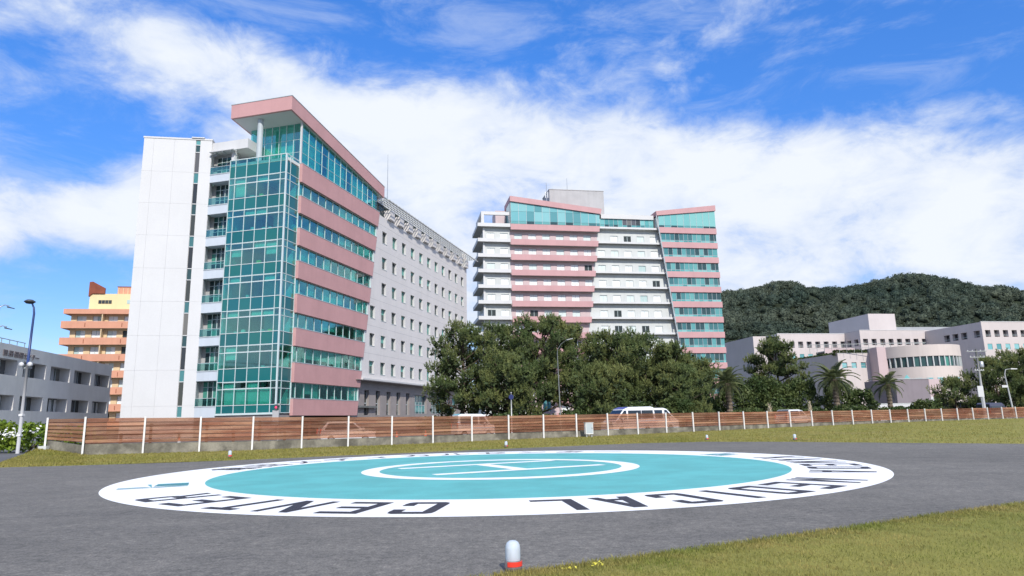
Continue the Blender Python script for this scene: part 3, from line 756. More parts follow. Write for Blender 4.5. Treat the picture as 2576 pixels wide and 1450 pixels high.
# top storey: dark strip with white boxes, pergola and parapet
bar('attic_wall', B1, 'dark_room', 23, 67.2, .9, 1.2, 35.1, 37.6)
for k in range(12):
    a = 24.1 + 3.9 * k
    if a > 66: break
    bar('attic_window', B1, 'glass_grid', a, a + 1.9, .84, .87, 35.2, 37.2)
    bar('attic_box', B1, 'grey_tile', a + 2.1, a + 4.05 - .25, -.35, .85, 35.18, 36.75)
bar('attic_sill', B1, 'grey_tile', 22.9, 67.3, .25, .9, 35.0, 35.16)
bar('parapet', B1, 'white_paint', 24.6, 67.2, 1.3, 1.6, 37.0, 39.45)
bar('parapet_cap', B1, 'frame_grey', 24.5, 67.3, 1.2, 1.7, 39.45, 39.6)
bar('pergola_beam', B1, 'white_paint', 23.2, 70.5, -1.5, -1.38, 37.42, 37.56)
bar('pergola_beam', B1, 'white_paint', 23.2, 68, .95, 1.15, 37.62, 37.9)
for k in range(36):
    bar('pergola_rafter', B1, 'concrete_light', 23.4 + k * 1.3, 23.46 + k * 1.3, -1.6, 1.0, 37.57, 37.66)
for y in (-1.0, -.5, 0, .5):
    bar('pergola_slat', B1, 'concrete_light', 23.2, 69.5, y - .09, y + .09, 37.664, 37.70)
# sloping pink roof slab
sl = MB().prism([(-2.95, zb(-2.95)), (24.55, zb(24.55)), (24.55, zb(24.55) + 1.9), (-2.95, zb(-2.95) + 1.93)], .02, 9.25)
sl.build('roof_slab', 'pink_tile', B1, bevel=.03)
MB().prism([(-2.7, zb(-2.7) - .03), (24.3, zb(24.3) - .03), (24.3, zb(24.3) - .012), (-2.7, zb(-2.7) - .012)], .25, 9.0).build('roof_soffit', 'soffit', B1)
MB().prism([(-3.0, zb(-3) + 1.92), (24.6, zb(24.6) + 1.91), (24.6, zb(24.6) + 1.99), (-3.0, zb(-3) + 2.0)], -.03, 9.3).build('roof_edge', 'frame_grey', B1)
# high glazing under the slab: long side and front
xs = [.32] + [.4 + 1.73 * k for k in range(1, 13)] + [22.75]
for j in range(len(xs) - 1):
    a, c = xs[j] + .035, xs[j + 1] - .035
    for z0, z1 in ((35.5, 37.2), (37.24, 39.0), (39.04, 45)):
        t0, t1 = min(z1, zb(a) - .06), min(z1, zb(c) - .06)
        if t1 - z0 < .15: continue
        MB().prism([(a, z0), (c, z0), (c, t1), (a, t0)], .52, .535).build('clerestory_pane', 'glass_clear', B1)
    MB().prism([(xs[j] - .04, 35.4), (xs[j] + .04, 35.4), (xs[j] + .04, zb(xs[j]) - .03), (xs[j] - .04, zb(xs[j]) - .03)], .47, .57).build('mullion', 'frame_white' if j % 4 else 'frame_grey', B1)
    if j % 4 != 3:
        MB().prism([(a, 35.6), (c, 35.6), (c, zb(c) - .3), (a, zb(a) - .3)], .80, .82).build('blind', 'blind', B1)
for z in (37.2, 39.0):
    bar('transom', B1, 'frame_white', .3, 22.7 if z < 38 else 19.5, .49, .55, z, z + .04)
bar('roof_room_floor', B1, 'room_floor', -2.6, 24, .46, 9.0, 35.0, 35.4)
bar('roof_room_wall', B1, 'room_wall', 8, 23.8, 3.5, 3.7, 35.4, 38.5)
ys = [.56 + 1.12 * k for k in range(8)]
for j in range(len(ys) - 1):
    for z0, z1 in ((35.5, 37.2), (37.24, 39.0), (39.04, zb(.3) - .08)):
        bar('clerestory_pane', B1, 'glass_clear', .30, .315, ys[j] + .03, ys[j + 1] - .03, z0, z1)
    bar('mullion', B1, 'frame_white', .26, .36, ys[j] - .035, ys[j] + .035, 35.4, zb(.3) - .03)
    if j > 0: bar('blind', B1, 'blind', .62, .64, ys[j] + .02, ys[j + 1] - .02, 35.6, zb(.6) - .2)
for z in (37.2, 39.0): bar('transom', B1, 'frame_white', .27, .34, .5, 8.4, z, z + .04)
bar('corner_post', B1, 'white_paint', .12, .34, .36, .58, 35.4, zb(.3) - .03)
MB().lathe([(0.38, 35.0), (0.38, 41.9)], 24, (-1.75, 5.45, 0)).build('round_column', 'frame_grey', B1, True)
# glass corner tower
GX = -2.9
ccols = [0.04, .82, 2.54, 4.24, 5.90, 7.58, 8.43]
ccols = [.45 + c for c in ccols]
rows = [(2.89, 3.88, 's')]
zf = [3.88, 8.36, 12.77, 17.19, 21.53, 25.96, 30.39]
for k in range(7):
    f = zf[k]; nx = zf[k + 1] if k < 6 else 34.84
    rows += [(f, f + 1.95, 'v'), (f + 1.95, f + 2.84, 't'), (f + 2.84, nx, 's')]
for z0, z1, kd in rows:
    for j in range(6):
        a, c = ccols[j] + .04, ccols[j + 1] - .04
        bar('spandrel_pane' if kd == 's' else 'window_pane', B1, 'glass_spandrel' if kd == 's' else 'glass_clear', GX, GX + .018, a, c, z0 + .04, z1 - .04)
        if kd == 't' and 0 < j < 5:
            bar('vent_frame', B1, 'frame_white', GX - .03, GX - .004, a, c, z0 + .05, z0 + .10); bar('vent_frame', B1, 'frame_white', GX - .03, GX - .004, a, c, z1 - .10, z1 - .05)
            if random.random() < .55: bar('blind', B1, 'blind', GX + .22, GX + .24, a, c, z0 + .0, z1)
        if kd == 'v' and 0 < j < 5:
            rr = random.random()
            if z0 < 5: bar('blind', B1, 'blind', GX + .30, GX + .32, a, c, z0 + .1, z1)
            elif rr < .16: bar('blind', B1, 'blind', GX + .22, GX + .24, a, c, z0 + random.choice((.3, 1.1)), z1)
            elif rr < .55:
                w_ = random.uniform(.25, .6); y_ = random.uniform(a, c - w_)
                bar('paper_box', B1, random.choice(('blind', 'blind', 'paper_yellow')), GX + .3, GX + .6, y_, y_ + w_, z0 + .05, z0 + random.uniform(.25, .5))
    bar('transom', B1, 'frame_white', GX - .04, GX + .06, ccols[0], ccols[-1], z0 - .04, z0 + .04)
    # right-hand return of the glass tower
    for a, c in ((GX + .12, GX + .86), (GX + .94, -.03)):
        bar('spandrel_pane' if kd == 's' else 'window_pane', B1, 'glass_spandrel' if kd == 's' else 'glass_clear', a, c, .45, .468, z0 + .04, z1 - .04)
        if kd == 'v' and a > -2.2 and random.random() < .7:
            MB().prism([(a + .1, z0 + .1), (c - .1, z0 + .1), (c - .1, z1), (c - .35, z1)], .70, .72).build('curtain', 'blind', B1)
    bar('transom', B1, 'frame_white', GX, -.005, .40, .50, z0 - .04, z0 + .04)
for j, c in enumerate(ccols):
    if j: bar('mullion', B1, 'frame_white', GX - .05, GX + .08, c - .04, c + .04, 2.85, 35.74)
bar('corner_post', B1, 'frame_white', GX - .07, GX + .10, .36, .55, 2.6, 35.78)
bar('mullion', B1, 'frame_white', GX + .86, GX + .94, .40, .50, 2.85, 35.74)
bar('mullion', B1, 'frame_white', -.06, -.005, .40, .50, 2.85, 35.4)
bar('base_rail', B1, 'frame_white', GX - .06, GX + .1, .4, 8.95, 2.70, 2.86)
bar('top_rail', B1, 'frame_white', GX - .06, GX + .08, .4, 8.95, 35.70, 35.80)
bar('top_rail', B1, 'frame_white', GX, -.01, .40, .50, 35.70, 35.80)
for j in range(6):
    bar('rail_pane', B1, 'glass_rail', GX, GX + .016, ccols[j] + .04, ccols[j + 1] - .04, 34.90, 35.68)
bar('deck', B1, 'room_floor', GX + .1, .2, .5, 8.9, 34.6, 34.82)
for k in range(8):
    f = (zf + [34.6])[k]
    bar('floor_slab', B1, 'room_floor', GX + .25, 5.8, .62, 8.8, f - 1.1, f - .55)
bar('room_back_wall', B1, 'room_wall', 3.2, 3.4, .5, 8.9, 2, 34.5)
bar('room_side_wall', B1, 'room_wall', GX + .2, 3.2, 8.75, 8.9, 2, 34.5)
for k in range(7):
    f = zf[k]
    bar('desk', B1, 'blind', GX + .6, GX + 1.3, 1.6 + random.random(), 6.5, f + .1, f + .16)
    bar('room_pier', B1, 'blind', 1.0, 1.5, 2.0 + random.random() * 3, 3.6 + random.random() * 3, f - .5, f + 3)
bar('plinth', B1, 'stone_brown', GX + .15, 3, .55, 12, 0, 2.7)
# balcony bays between glass tower and slab tower
FAS = [(2.50, 3.78), (7.0, 8.15), (11.38, 12.45), (15.62, 16.82), (20.05, 21.17), (24.38, 25.50), (28.68, 29.83), (33.08, 34.10)]
for k, (z0, z1) in enumerate(FAS):
    bar('balcony_fascia', B1, 'balcony_blue', GX, -.9, 8.97, 12.0, z0, z1)
    bar('balcony_rail', B1, 'frame_grey', GX - .05, GX + .08, 8.97, 12.0, z1 + .004, z1 + .12)
    top = FAS[k + 1][0] if k < 7 else 37.0
    yy_ = [9.0, 9.75, 10.5, 11.25, 12.0]
    for j in range(4):
        for za, zc in ((z1 + .12, z1 + 1.1), (z1 + 1.14, top - .75), (top - .71, top - .05)):
            bar('balcony_pane', B1, 'glass_grid', -1.55, -1.53, yy_[j] + .04, yy_[j + 1] - .04, za, zc)
        bar('mullion', B1, 'frame_white', -1.62, -1.5, yy_[j] - .04, yy_[j] + .04, z1, top)
    for zq in (z1 + 1.1, top - .75): bar('transom', B1, 'frame_white', -1.62, -1.5, 9, 12, zq, zq + .05)
    bar('rail_pane', B1, 'glass_rail', GX + .01, GX + .026, 9.0, 12.0, z1 + .16, z1 + 1.05)
    bar('hand_rail', B1, 'frame_grey', GX - .02, GX + .05, 9.0, 12.0, z1 + 1.05, z1 + 1.10)
bar('bay_wall', B1, 'concrete_grey', -1.45, -1.2, 8.95, 14, 0, 37.4)
bar('roof_box', B1, 'white_paint', -2.7, 4, 6.55, 12.2, 37.42, 38.72)
bar('awning', B1, 'white_paint', -3.5, -2.71, 8.2, 11.9, 37.10, 37.22)
for y in (8.6, 9.8, 11.0): bar('awning_bracket', B1, 'frame_grey', -3.4, -2.71, y, y + .08, 36.95, 37.09)
bar('bay_pier', B1, 'white_paint', -2.7, -2.2, 8.5, 8.95, 35.8, 37.4)
MB().box(6.5, 66.9, 6.3, 21, 0, 37.2).build('rear_mass', 'grey_tile', B1)
# white slab tower (turned 25 degrees), clad in panels
tw = MB().box(-8.40, -.04, .12, 7.0, 0, 39.0).build('slab_tower', 'grey_tile', B1)
twm = Matrix.Translation((-39.725, 85.006, 0)) @ Matrix.Rotation(R(10), 4, 'Z')
tw.matrix_parent_inverse = Matrix.Identity(4)
b1m = Matrix.Translation((-27.416, 84.71, 0)) @ Matrix.Rotation(R(75), 4, 'Z')
tw.matrix_local = b1m.inverted() @ twm
prow = [0, 4.0, 8.42, 12.76, 17.11, 21.42, 25.78, 30.10, 34.44, 39.0]
g = .006
for j in range(9):
    for a, c in ((-8.47, -7.24), (-7.24, -4.68), (-4.68, -2.04), (-1.47, 0)):
        bar('panel', tw, 'white_panel', a + g, c - g, 0, .11, prow[j] + g, prow[j + 1] - g)
for j in range(9):
    bar('side_panel', tw, 'white_panel', -8.50, -8.41, .14, 7.0, prow[j] + g, prow[j + 1] - g)
    bar('side_panel', tw, 'white_panel', -.03, .02, .14, 7.0, prow[j] + g, prow[j + 1] - g)
zs = [2.61, 3.97, 6.96, 8.43, 11.31, 12.77, 15.62, 17.12, 19.94, 21.42, 24.3, 25.74, 28.63, 30.11, 32.94, 34.42, 37.28, 38.31, 39.0]
for j in range(len(zs) - 1):
    bar('slot_pane', tw, 'glass_office' if zs[j + 1] - zs[j] > 2 else 'glass_teal_dark', -2.01, -1.50, .085, .10, zs[j] + .05, zs[j + 1] - .05)
    bar('slot_transom', tw, 'white_paint', -2.03, -1.48, .02, .08, zs[j] - .05, zs[j] + .05)
bar('tower_cap', tw, 'white_paint', -8.55, .06, -.06, 7.05, 39.004, 39.22)
bar('tower_cap', tw, 'white_paint', -2.55, -.95, -.2, .5, 39.225, 39.36)
MB().tube([(0, 0, 0), (0, 0, 4), (0, 0, 8.4)], [.09, .06, .03], 6).build('lightning_rod', 'steel', B1).location = (28.6, 1.45, 39.5)
bar('roof_plate', B1, 'roof_grey', 23.5, 67.1, 1.62, 21, 37.22, 37.5)
# ================================================================== far ward tower (centre)
B2 = thing('ward_tower', 'thirteen storey ward tower with pink bands and white balconies behind the pines', 'building', (-0.056, 178.0, 0), R(10))
FH = 4.257
def x1e(z): return 25.3 - (53.9 - z) * 0.134          # slanting right end of the middle bands
def x2e(z): return 41.9 + (57.4 - z) * 0.119          # slanting left end of the right block
NF = 13
WY = 1.15                                               # wall behind the balconies
wl = Face(B2, 'f', WY)
mw, mp, mr = MB(), MB(), MB()
for k in range(NF):
    zt = 53.9 - FH * k                                  # parapet top of this storey's ceiling band
    if zt < 2: break
    pt, pb = zt, zt - 1.58
    # middle pink band
    MB().prism([(0, pb), (x1e(pb), pb), (x1e(pt), pt), (0, pt)], -.35, .0).build('pink_band', 'pink_pale', B2)
    bar('balcony_slab', B2, 'concrete_grey', .05, x1e(pb) - .05, .002, WY, pb + .02, pb + .30)
    # left white balcony
    bar('balcony_parapet', B2, 'white_paint', -8.95, -.05, -.2, .0, zt - .85, zt + .1)
    bar('balcony_slab', B2, 'concrete_grey', -8.9, -.05, .002, WY, zt - .84, zt - .55)
    bar('balcony_parapet', B2, 'white_paint', -9.05, -8.96, -.2, 12.5, zt - .85, zt + .1)
    bar('balcony_slab', B2, 'concrete_grey', -8.94, -7.0, WY + .01, 12.5, zt - .84, zt - .55)
    # right white balcony
    xa, xb = x1e(zt) - .2, x2e(zt) + .3
    bar('balcony_parapet', B2, 'white_paint', xa, xb, -.15, .05, zt - .55, zt + .0)
    bar('balcony_slab', B2, 'concrete_grey', xa, xb, .052, WY, zt - .50, zt - .25)
    if k == NF - 1: continue
    za, zc = zt - FH, zt                                # storey between this ceiling and the next parapet
    wz0, wz1 = za + .06, za + 1.98
    hl = [(-6.4, -4.3, wz0, wz1), (-2.7, -.6, wz0, wz1)]
    hm_ = [(1.2 + 3.92 * j, 3.35 + 3.92 * j, wz0, wz1) for j in range(6) if 3.35 + 3.92 * j < x1e(zc) - .3]
    hr_ = [(24.8 + 3.9 * j, 26.9 + 3.9 * j, wz0, wz1) for j in range(5) if 24.8 + 3.9 * j > x1e(za) + .2]
    wl.wall(mw, -7.0, -.0, za - .9, zc - .6, hl, .25)
    wl.wall(mp, 0, x1e(za), za - 1.6, zc - 1.3, hm_, .25)
    wl.wall(mw, x1e(za), x2e(za) + .6, za - .6, zc - .3, hr_, .25)
    for h in hl + hm_ + hr_:
        wl.bar('window', 'glass_curtain', h[0] + .02, h[1] - .02, .20, .24, h[2], h[3])
        wl.bar('window_frame', 'frame_white', (h[0] + h[1]) / 2 - .05, (h[0] + h[1]) / 2 + .05, .14, .195, h[2], h[3])
        wl.bar('window_frame', 'frame_white', h[0], h[1], .14, .195, h[3] - .09, h[3] - .005)
    wl.bar('wall_pier', 'white_paint', -7.5, -7.0, -.3, .4, za - .5, zc - .6)
    # left flank wall of the wing (set back)
mw.build('balcony_wall', 'concrete_light', B2); mp.build('pink_wall', 'pink_light', B2)
sd = Face(B2, 'l', -7.0); ms = MB()
sd.wall(ms, WY, 13, 0, 53.0); ms.build('flank_wall', 'concrete_light', B2)
for k in range(NF - 1):
    za = 53.9 - FH * (k + 1)
    for y in (3.2, 7.5): sd.bar('flank_window', 'glass_curtain', y, y + 2.2, -.04, .0, za + .1, za + 2)
MB().box(-6.9, 59.2, WY + .5, 20, 0, 53.2).build('core', 'concrete_light', B2)
# right pink block
for k in range(12):
    zt = 54.0 - FH * k; pb = zt - 1.65
    MB().prism([(x2e(pb), pb), (59.85, pb), (59.85, zt), (x2e(zt), zt)], -.9, -.45).build('pink_band', 'pink_pale', B2)
    bar('block_slab', B2, 'concrete_grey', x2e(pb) + .2, 59.7, -.448, WY, pb + .1, pb + .5)
    if k == 11: continue
    z0, z1 = zt - FH, pb
    xs = [x2e(z0) + .25]
    while xs[-1] + 1.33 < 59.3: xs.append(xs[-1] + 1.33)
    xs.append(59.75)
    for j in range(len(xs) - 1):
        bar('window_pane', B2, 'glass_teal_dark', xs[j] + .05, xs[j + 1] - .05, -.55, -.52, z0 + .62, z1 - .02)
        bar('low_pane', B2, 'glass_teal', xs[j] + .05, xs[j + 1] - .05, -.55, -.52, z0 + .02, z0 + .55)
        bar('mullion', B2, 'frame_grey', xs[j] - .04, xs[j] + .04, -.62, -.5, z0, z1)
    bar('transom', B2, 'frame_grey', xs[0], 59.75, -.6, -.515, z0 + .55, z0 + .62)
    bar('block_side_pane', B2, 'glass_teal', 59.72, 59.76, -.5, 6, z0 + .1, z1)
MB().prism([(41.75, 58.6), (59.95, 60.95), (59.95, 59.3), (41.95, 57.35)], -1.1, 8).build('roof_slab', 'pink_pale', B2)
MB().tube([(41.9, -.95, 57.3), (x2e(0) - .1, -.95, 0)], .16, 6).build('raking_column', 'frame_grey', B2)
MB().box(59.0, 59.7, -.4, 9, 0, 54).build('block_flank', 'pink_light', B2)
xs = [42.5, 44.2] + [44.2 + 1.95 * k for k in range(1, 8)] + [59.8]
def zr(x): return 57.35 + (x - 41.95) * (59.3 - 57.35) / 18
for j in range(len(xs) - 1):
    a, c = xs[j] + .05, xs[j + 1] - .05
    MB().prism([(a, 54.6), (c, 54.6), (c, zr(c) - .03), (a, zr(a) - .03)], -.75, -.72).build('window_pane', 'glass_teal', B2)
    bar('low_pane', B2, 'glass_teal_dark', a, c, -.75, -.72, 54.02, 54.55)
    MB().prism([(xs[j] - .05, 54), (xs[j] + .05, 54), (xs[j] + .05, zr(xs[j])), (xs[j] - .05, zr(xs[j]))], -.8, -.7).build('mullion', 'frame_grey', B2)
MB().prism([(42, 54), (59.5, 54), (59.5, 58.9), (42, 57.0)], -.3, 8).build('top_room', 'room_floor', B2)
# top storey of the middle part: glazed, under a falling pink roof
def zm(x): return 60.3 - x * (60.3 - 57.4) / 25.6
MB().prism([(-.1, 61.8), (26.0, 58.9), (25.6, 57.4), (-.1, 60.3)], -.6, 9).build('roof_slab', 'pink_pale', B2)
xs = [.1] + [2.2 * k + .1 for k in range(1, 12)] + [25.4]
for j in range(len(xs) - 1):
    a, c = xs[j] + .05, xs[j + 1] - .05
    for z0, z1 in ((54.0, 54.7), (54.75, 57.5), (57.55, 70)):
        t0, t1 = min(z1, zm(a) - .03), min(z1, zm(c) - .03)
        if t1 - z0 < .1: continue
        MB().prism([(a, z0), (c, z0), (c, t1), (a, t0)], -.18, -.15).build('window_pane' if z0 > 54.2 else 'low_pane', 'glass_sky' if z0 > 54.2 else 'glass_teal_dark', B2)
    MB().prism([(xs[j] - .05, 53.95), (xs[j] + .05, 53.95), (xs[j] + .05, zm(xs[j])), (xs[j] - .05, zm(xs[j]))], -.23, -.12).build('mullion', 'frame_grey', B2)
MB().prism([(.2, 53.95), (25.2, 53.95), (25.2, 57.2), (.2, 60.0)], .1, 9).build('top_room', 'room_floor', B2)
bar('end_pane', B2, 'glass_sky', -.06, -.02, .2, 6, 54.2, 60.2)
# link with glazed storey
bar('link_fascia', B2, 'white_paint', 25.9, 41.4, .1, 8, 56.35, 57.6)
xs = [25.6 + 1.32 * k for k in range(13)]
for j in range(12):
    bar('window_pane', B2, 'glass_teal' if j not in (5, 6, 7, 8) else 'glass_office', xs[j] + .04, xs[j + 1] - .04, .5, .53, 54.7, 56.33)
    bar('low_pane', B2, 'glass_teal_dark', xs[j] + .04, xs[j + 1] - .04, .5, .53, 53.95, 54.65)
    bar('mullion', B2, 'frame_grey', xs[j] - .04, xs[j] + .04, .44, .56, 53.9, 56.34)
bar('link_room', B2, 'room_floor', 25.6, 41.4, .6, 8, 53.3, 56.3)
# open frame on the left shoulder
bar('frame_beam', B2, 'white_paint', -8.0, -.2, .3, .9, 56.5, 57.4)
bar('frame_post', B2, 'white_paint', -8.0, -7.2, .3, .9, 54.1, 56.498)
bar('frame_beam', B2, 'white_paint', -8.0, -7.2, .92, 12, 56.5, 57.4)
bar('frame_post', B2, 'white_paint', -8.0, -7.2, 11.4, 12, 54.1, 56.498)
bar('shoulder_block', B2, 'pink_light', -3.2, -.3, 6, 12, 54, 59.5)
bar('lift_house', B2, 'concrete_grey', 13.6, 30.2, 10, 19, 53.3, 67.8)
bar('lift_house_cap', B2, 'concrete_grey', 13.5, 30.3, 9.9, 19.1, 67.802, 68.0)
mast = MB().tube([(11.8, 6, 57), (11.8, 6, 68.3)], [.14, .08], 6)
for q in (-.35, .35): mast.box(11.8 + q - .1, 11.8 + q + .1, 5.9, 6.1, 63.8, 65.6)
mast.build('aerial', 'steel', B2)
MB().tube([(19.6, 12, 67.9), (19.6, 12, 72.3)], [.10, .05], 6).build('lightning_rod', 'steel', B2)
# ================================================================== clinic wings (right)
RZ = R(10)
WC = thing('clinic_building', 'low cream clinic wings with rows of square loggias below the wooded hill', 'building', (84.351, 215.0, 0), RZ)
def wloc(x, y):            # world -> clinic local
    dx, dy = x - 84.351, y - 215.0
    return dx * math.cos(RZ) + dy * math.sin(RZ), -dx * math.sin(RZ) + dy * math.cos(RZ)
def loggias(face, mb, a0, a1, starts, ztop, zbot=0.0, wd=1.75, zr=(22.0, 24.0), low=()):
    holes = [(s_, s_ + wd, *zr) for s_ in starts] + list(low)
    face.wall(mb, a0, a1, zbot, ztop, holes, 1.0)
    for h in holes:
        if h in low:
            face.bar('window', 'glass_sky', h[0], h[1], .12, .15, h[2], h[3]); continue
        face.bar('loggia_window', 'glass_loggia', h[0], h[1], .95, .98, h[2], h[3])
        face.bar('loggia_rail', 'frame_white', h[0], h[1], .1, .14, h[2] + .5, h[2] + .58)
        face.bar('window_frame', 'frame_grey', (h[0] + h[1]) / 2 - .04, (h[0] + h[1]) / 2 + .04, .90, .945, h[2], h[3])
lowz = (18.35, 20.0)
f = Face(WC, 'f', 0); m1 = MB()
loggias(f, m1, 0, 25, [3.95 + 3.02 * k for k in range(7)], 26.5, low=[(4.1 + 3.02 * k, 5.7 + 3.02 * k, *lowz) for k in range(7)])
x1, y1 = wloc(75.45, 212.0)
f1 = Face(WC, 'f', y1); f1.wall(m1, x1, x1 + 4.4, 0, 25.5)
x2, y2 = wloc(109.10, 212.0)
f2 = Face(WC, 'f', y2); loggias(f2, m1, x2, x2 + 27.5, [x2 + .9 + 3.0 * k for k in range(9)], 26.7, low=[(x2 + 1 + 3 * k, x2 + 2.6 + 3 * k, *lowz) for k in range(9)])
x3, y3 = wloc(135.80, 195.0)
f3 = Face(WC, 'f', y3); loggias(f3, m1, x3, x3 + 30, [x3 + 1.0 + 2.98 * k for k in range(10)], 26.4, low=[(x3 + 1.1 + 3 * k, x3 + 2.7 + 3 * k, *lowz) for k in range(10)])
xt, yt = wloc(117.69, 222.0)
ft = Face(WC, 'f', yt); ft.wall(m1, xt, xt + 10, 24, 33.35)
s1 = Face(WC, 'l', x1); s1.wall(m1, y1, y1 + 40, 0, 25.5)
for q, z in ((14, 15.2), (16.5, 15.2)): s1.bar('window', 'glass_loggia', y1 + q - 10, y1 + q - 9, -.03, .0, z, z + 2)
s0 = Face(WC, 'l', 0); s0.wall(m1, 0, 12, 0, 26.5)
s2 = Face(WC, 'l', x2); loggias(s2, m1, y2, .02, [y2 + 1.1, y2 + 4.5], 26.6, wd=1.9)
s3 = Face(WC, 'l', x3); loggias(s3, m1, y3, y2 + .05, [y3 + .8, y3 + 5.4, y3 + 8.6, y3 + 11.8], 26.35, wd=2.2)
s4 = Face(WC, 'l', xt); s4.wall(m1, yt, yt + 21, 24, 33.3)
m1.quad((xt + 10, yt, 24), (xt + 10, yt + 21, 24), (xt + 10, yt + 21, 33.35), (xt + 10, yt, 33.35))
m1.build('wall', 'cream_wall', WC)
rf_ = MB()
for a, b, c, d, z in ((x1 + .02, .5, y1 + .02, 40, 25.45), (.02, x2 + .5, .02, 40, 26.45), (x2 + .02, x3, y2 + .02, 40, 26.65), (x3 + .02, x3 + 30, y3 + .02, 40, 26.3), (xt + .02, xt + 9.98, yt + .02, yt + 21, 33.25)):
    rf_.quad((a, c, z), (b, c, z), (b, d, z), (a, d, z))
rf_.build('roof', 'roof_grey', WC)
MB().prism([(xt + 10.2, 26.7), (xt + 34, 26.7), (xt + 34, 29.4), (xt + 10.2, 29.3)], yt + 3, yt + 20).build('rear_roof', 'roof_grey', WC)
sp = MB(); sp.lathe([(0, -.2), (.35, -.12), (.55, .05), (.6, .1)], 14); o = sp.build('dish_aerial', 'white_paint', WC); o.location = (xt + 14, yt + 2.5, 27.8); o.rotation_euler = (R(70), 0, 0)
bar('coping', WC, 'white_paint', x3 - .08, x3 + 30, y3 - .08, y3 + .25, 26.402, 26.55)
bar('coping', WC, 'white_paint', x2 - .08, x3 - .1, y2 - .08, y2 + .25, 26.702, 26.85)
bar('coping', WC, 'white_paint', -.08, x2 - .1, -.08, .25, 26.502, 26.65)
bar('terrace_wall', WC, 'pink_light', 13, 30, -4.5, -4.2, 14, 21.5)
bar('terrace_floor', WC, 'roof_grey', 13, 30, -4.19, -.02, 20.2, 20.5)

# low cream annex with planted roof edge
xa, ya = 83.71, 175.0
AN = thing('annex_building', 'low white annex with small square windows and a planted roof edge', 'building', (xa, ya, 0), RZ)
fa = Face(AN, 'f', 0); ma = MB()
hl = [(1.0 + 2.7 * k, 2.45 + 2.7 * k, 12.65, 14.1) for k in range(6)]
fa.wall(ma, 0, 17.2, 0, 16.4, hl, .3)
Face(AN, 'l', 0).wall(ma, 0, 34, 0, 16.35)
ma.build('wall', 'cream_wall', AN)
for h in hl:
    fa.bar('window', 'glass_sky', h[0], h[1], .25, .28, h[2], h[3]); fa.bar('window_frame', 'frame_grey', h[0], h[1], .18, .24, h[2] + .6, h[2] + .68)
MB().box(.05, 17.15, .05, 33.9, 15.3, 15.9).build('roof', 'roof_grey', AN)
bar('coping', AN, 'white_paint', -.06, 17.3, -.06, .2, 16.402, 16.5)

# round hall
DR = thing('round_hall', 'round cream hall with a ribbon of windows and a shallow teal dome', 'building', (104.2, 176.0, 0), 0)
def arc(r, z0, z1, a0=R(180), a1=R(360), n=48):
    vs = []
    for k in range(n + 1):
        a = a0 + (a1 - a0) * k / n
        vs += [(r * math.cos(a), r * math.sin(a), z0), (r * math.cos(a), r * math.sin(a), z1)]
    return vs, [(2 * k, 2 * k + 2, 2 * k + 3, 2 * k + 1) for k in range(n)]
md = MB(); md.add(*arc(10, 14.6, 17.4)); md.add(*arc(9.9, 0, 12.1)); md.build('drum_wall', 'cream_panel', DR, True)
MB().add(*arc(9.4, 12.0, 14.7)).build('ribbon_back', 'dark_room', DR)
for k in range(22):
    a0, a1 = R(180 + 8.18 * k + .9), R(180 + 8.18 * (k + 1) - .9)
    MB().add(*arc(9.62, 12.12, 14.58, a0, a1, 2)).build('ribbon_window', 'glass_grid', DR)
    a = R(180 + 8.18 * k); o = bar('ribbon_pier', DR, 'concrete_light', -.12, .12, -.25, .25, 12.1, 14.62); o.location = (9.7 * math.cos(a), 9.7 * math.sin(a), 13.36); o.rotation_euler = (0, 0, a + PI / 2)
sl_ = MB(); v1, f1_ = arc(10, 14.6, 14.6); n_ = len(v1) // 2
sl_.add([v1[2 * k] for k in range(n_)] + [(9.4 * math.cos(PI + PI * k / 48), 9.4 * math.sin(PI + PI * k / 48), 14.6) for k in range(n_)], [(k, k + 1, n_ + k + 1, n_ + k) for k in range(n_ - 1)])
sl_.build('ribbon_soffit', 'concrete_grey', DR)
MB().lathe([(9.9, 17.25), (6.0, 17.3)], 40).build('hall_roof', 'roof_grey', DR, True)
MB().lathe([(5.2, 17.3), (4.6, 17.7), (3, 18.15), (0, 18.4)], 40, (1.5, 2, 0)).build('dome', 'roof_teal', DR, True)
MB().box(-10, 10, 0, 12, 0, 17.2).build('rear_part', 'pink_light', DR)
MB().box(-11.6, -9.2, -3.5, 6, 0, 17.6).build('side_pier', 'pink_light', DR)
for k in range(5):
    a = R(240 + 14 * k)
    o = bar('small_window', DR, 'glass_sky', -.7, .7, -.12, .12, 7.9, 9.3); o.location = (9.9 * math.cos(a), 9.9 * math.sin(a), 8.6); o.rotation_euler = (0, 0, a + PI / 2)
tr_ = MB()
for k in range(16):
    x = -28 + k * 1.9
    tr_.box(x, x + .08, -2, -1.92, 16.4, 18.6)
tr_.box(-28, 2, -2.02, -1.9, 18.6, 18.75); tr_.box(-28, 2, -2.02, -1.9, 17.6, 17.68)
tr_.build('terrace_rail', 'galv', DR)

# windowless mauve block
PB = thing('plant_block', 'windowless mauve grey block in front of the round hall', 'building', (83.7, 150.0, 0), RZ)
mb_ = MB().box(0, 8.4, 0, 10, 0, 8.3); mb_.build('main_block', 'mauve_wall', PB)
MB().box(8.42, 12.0, .6, 10, 0, 8.35).build('side_block', 'pink_light', PB)
bar('roof_kerb', PB, 'concrete_grey', -.1, 8.5, -.1, .3, 8.302, 8.5)
bar('door_band', PB, 'white_paint', 8.6, 11.8, .52, .59, 0, 4.4)
MB().lathe([(0, 8.3), (1.1, 8.3), (.1, 9.4), (0, 9.5)], 4, (5.6, 3, 0)).build('roof_hood', 'roof_teal', PB)

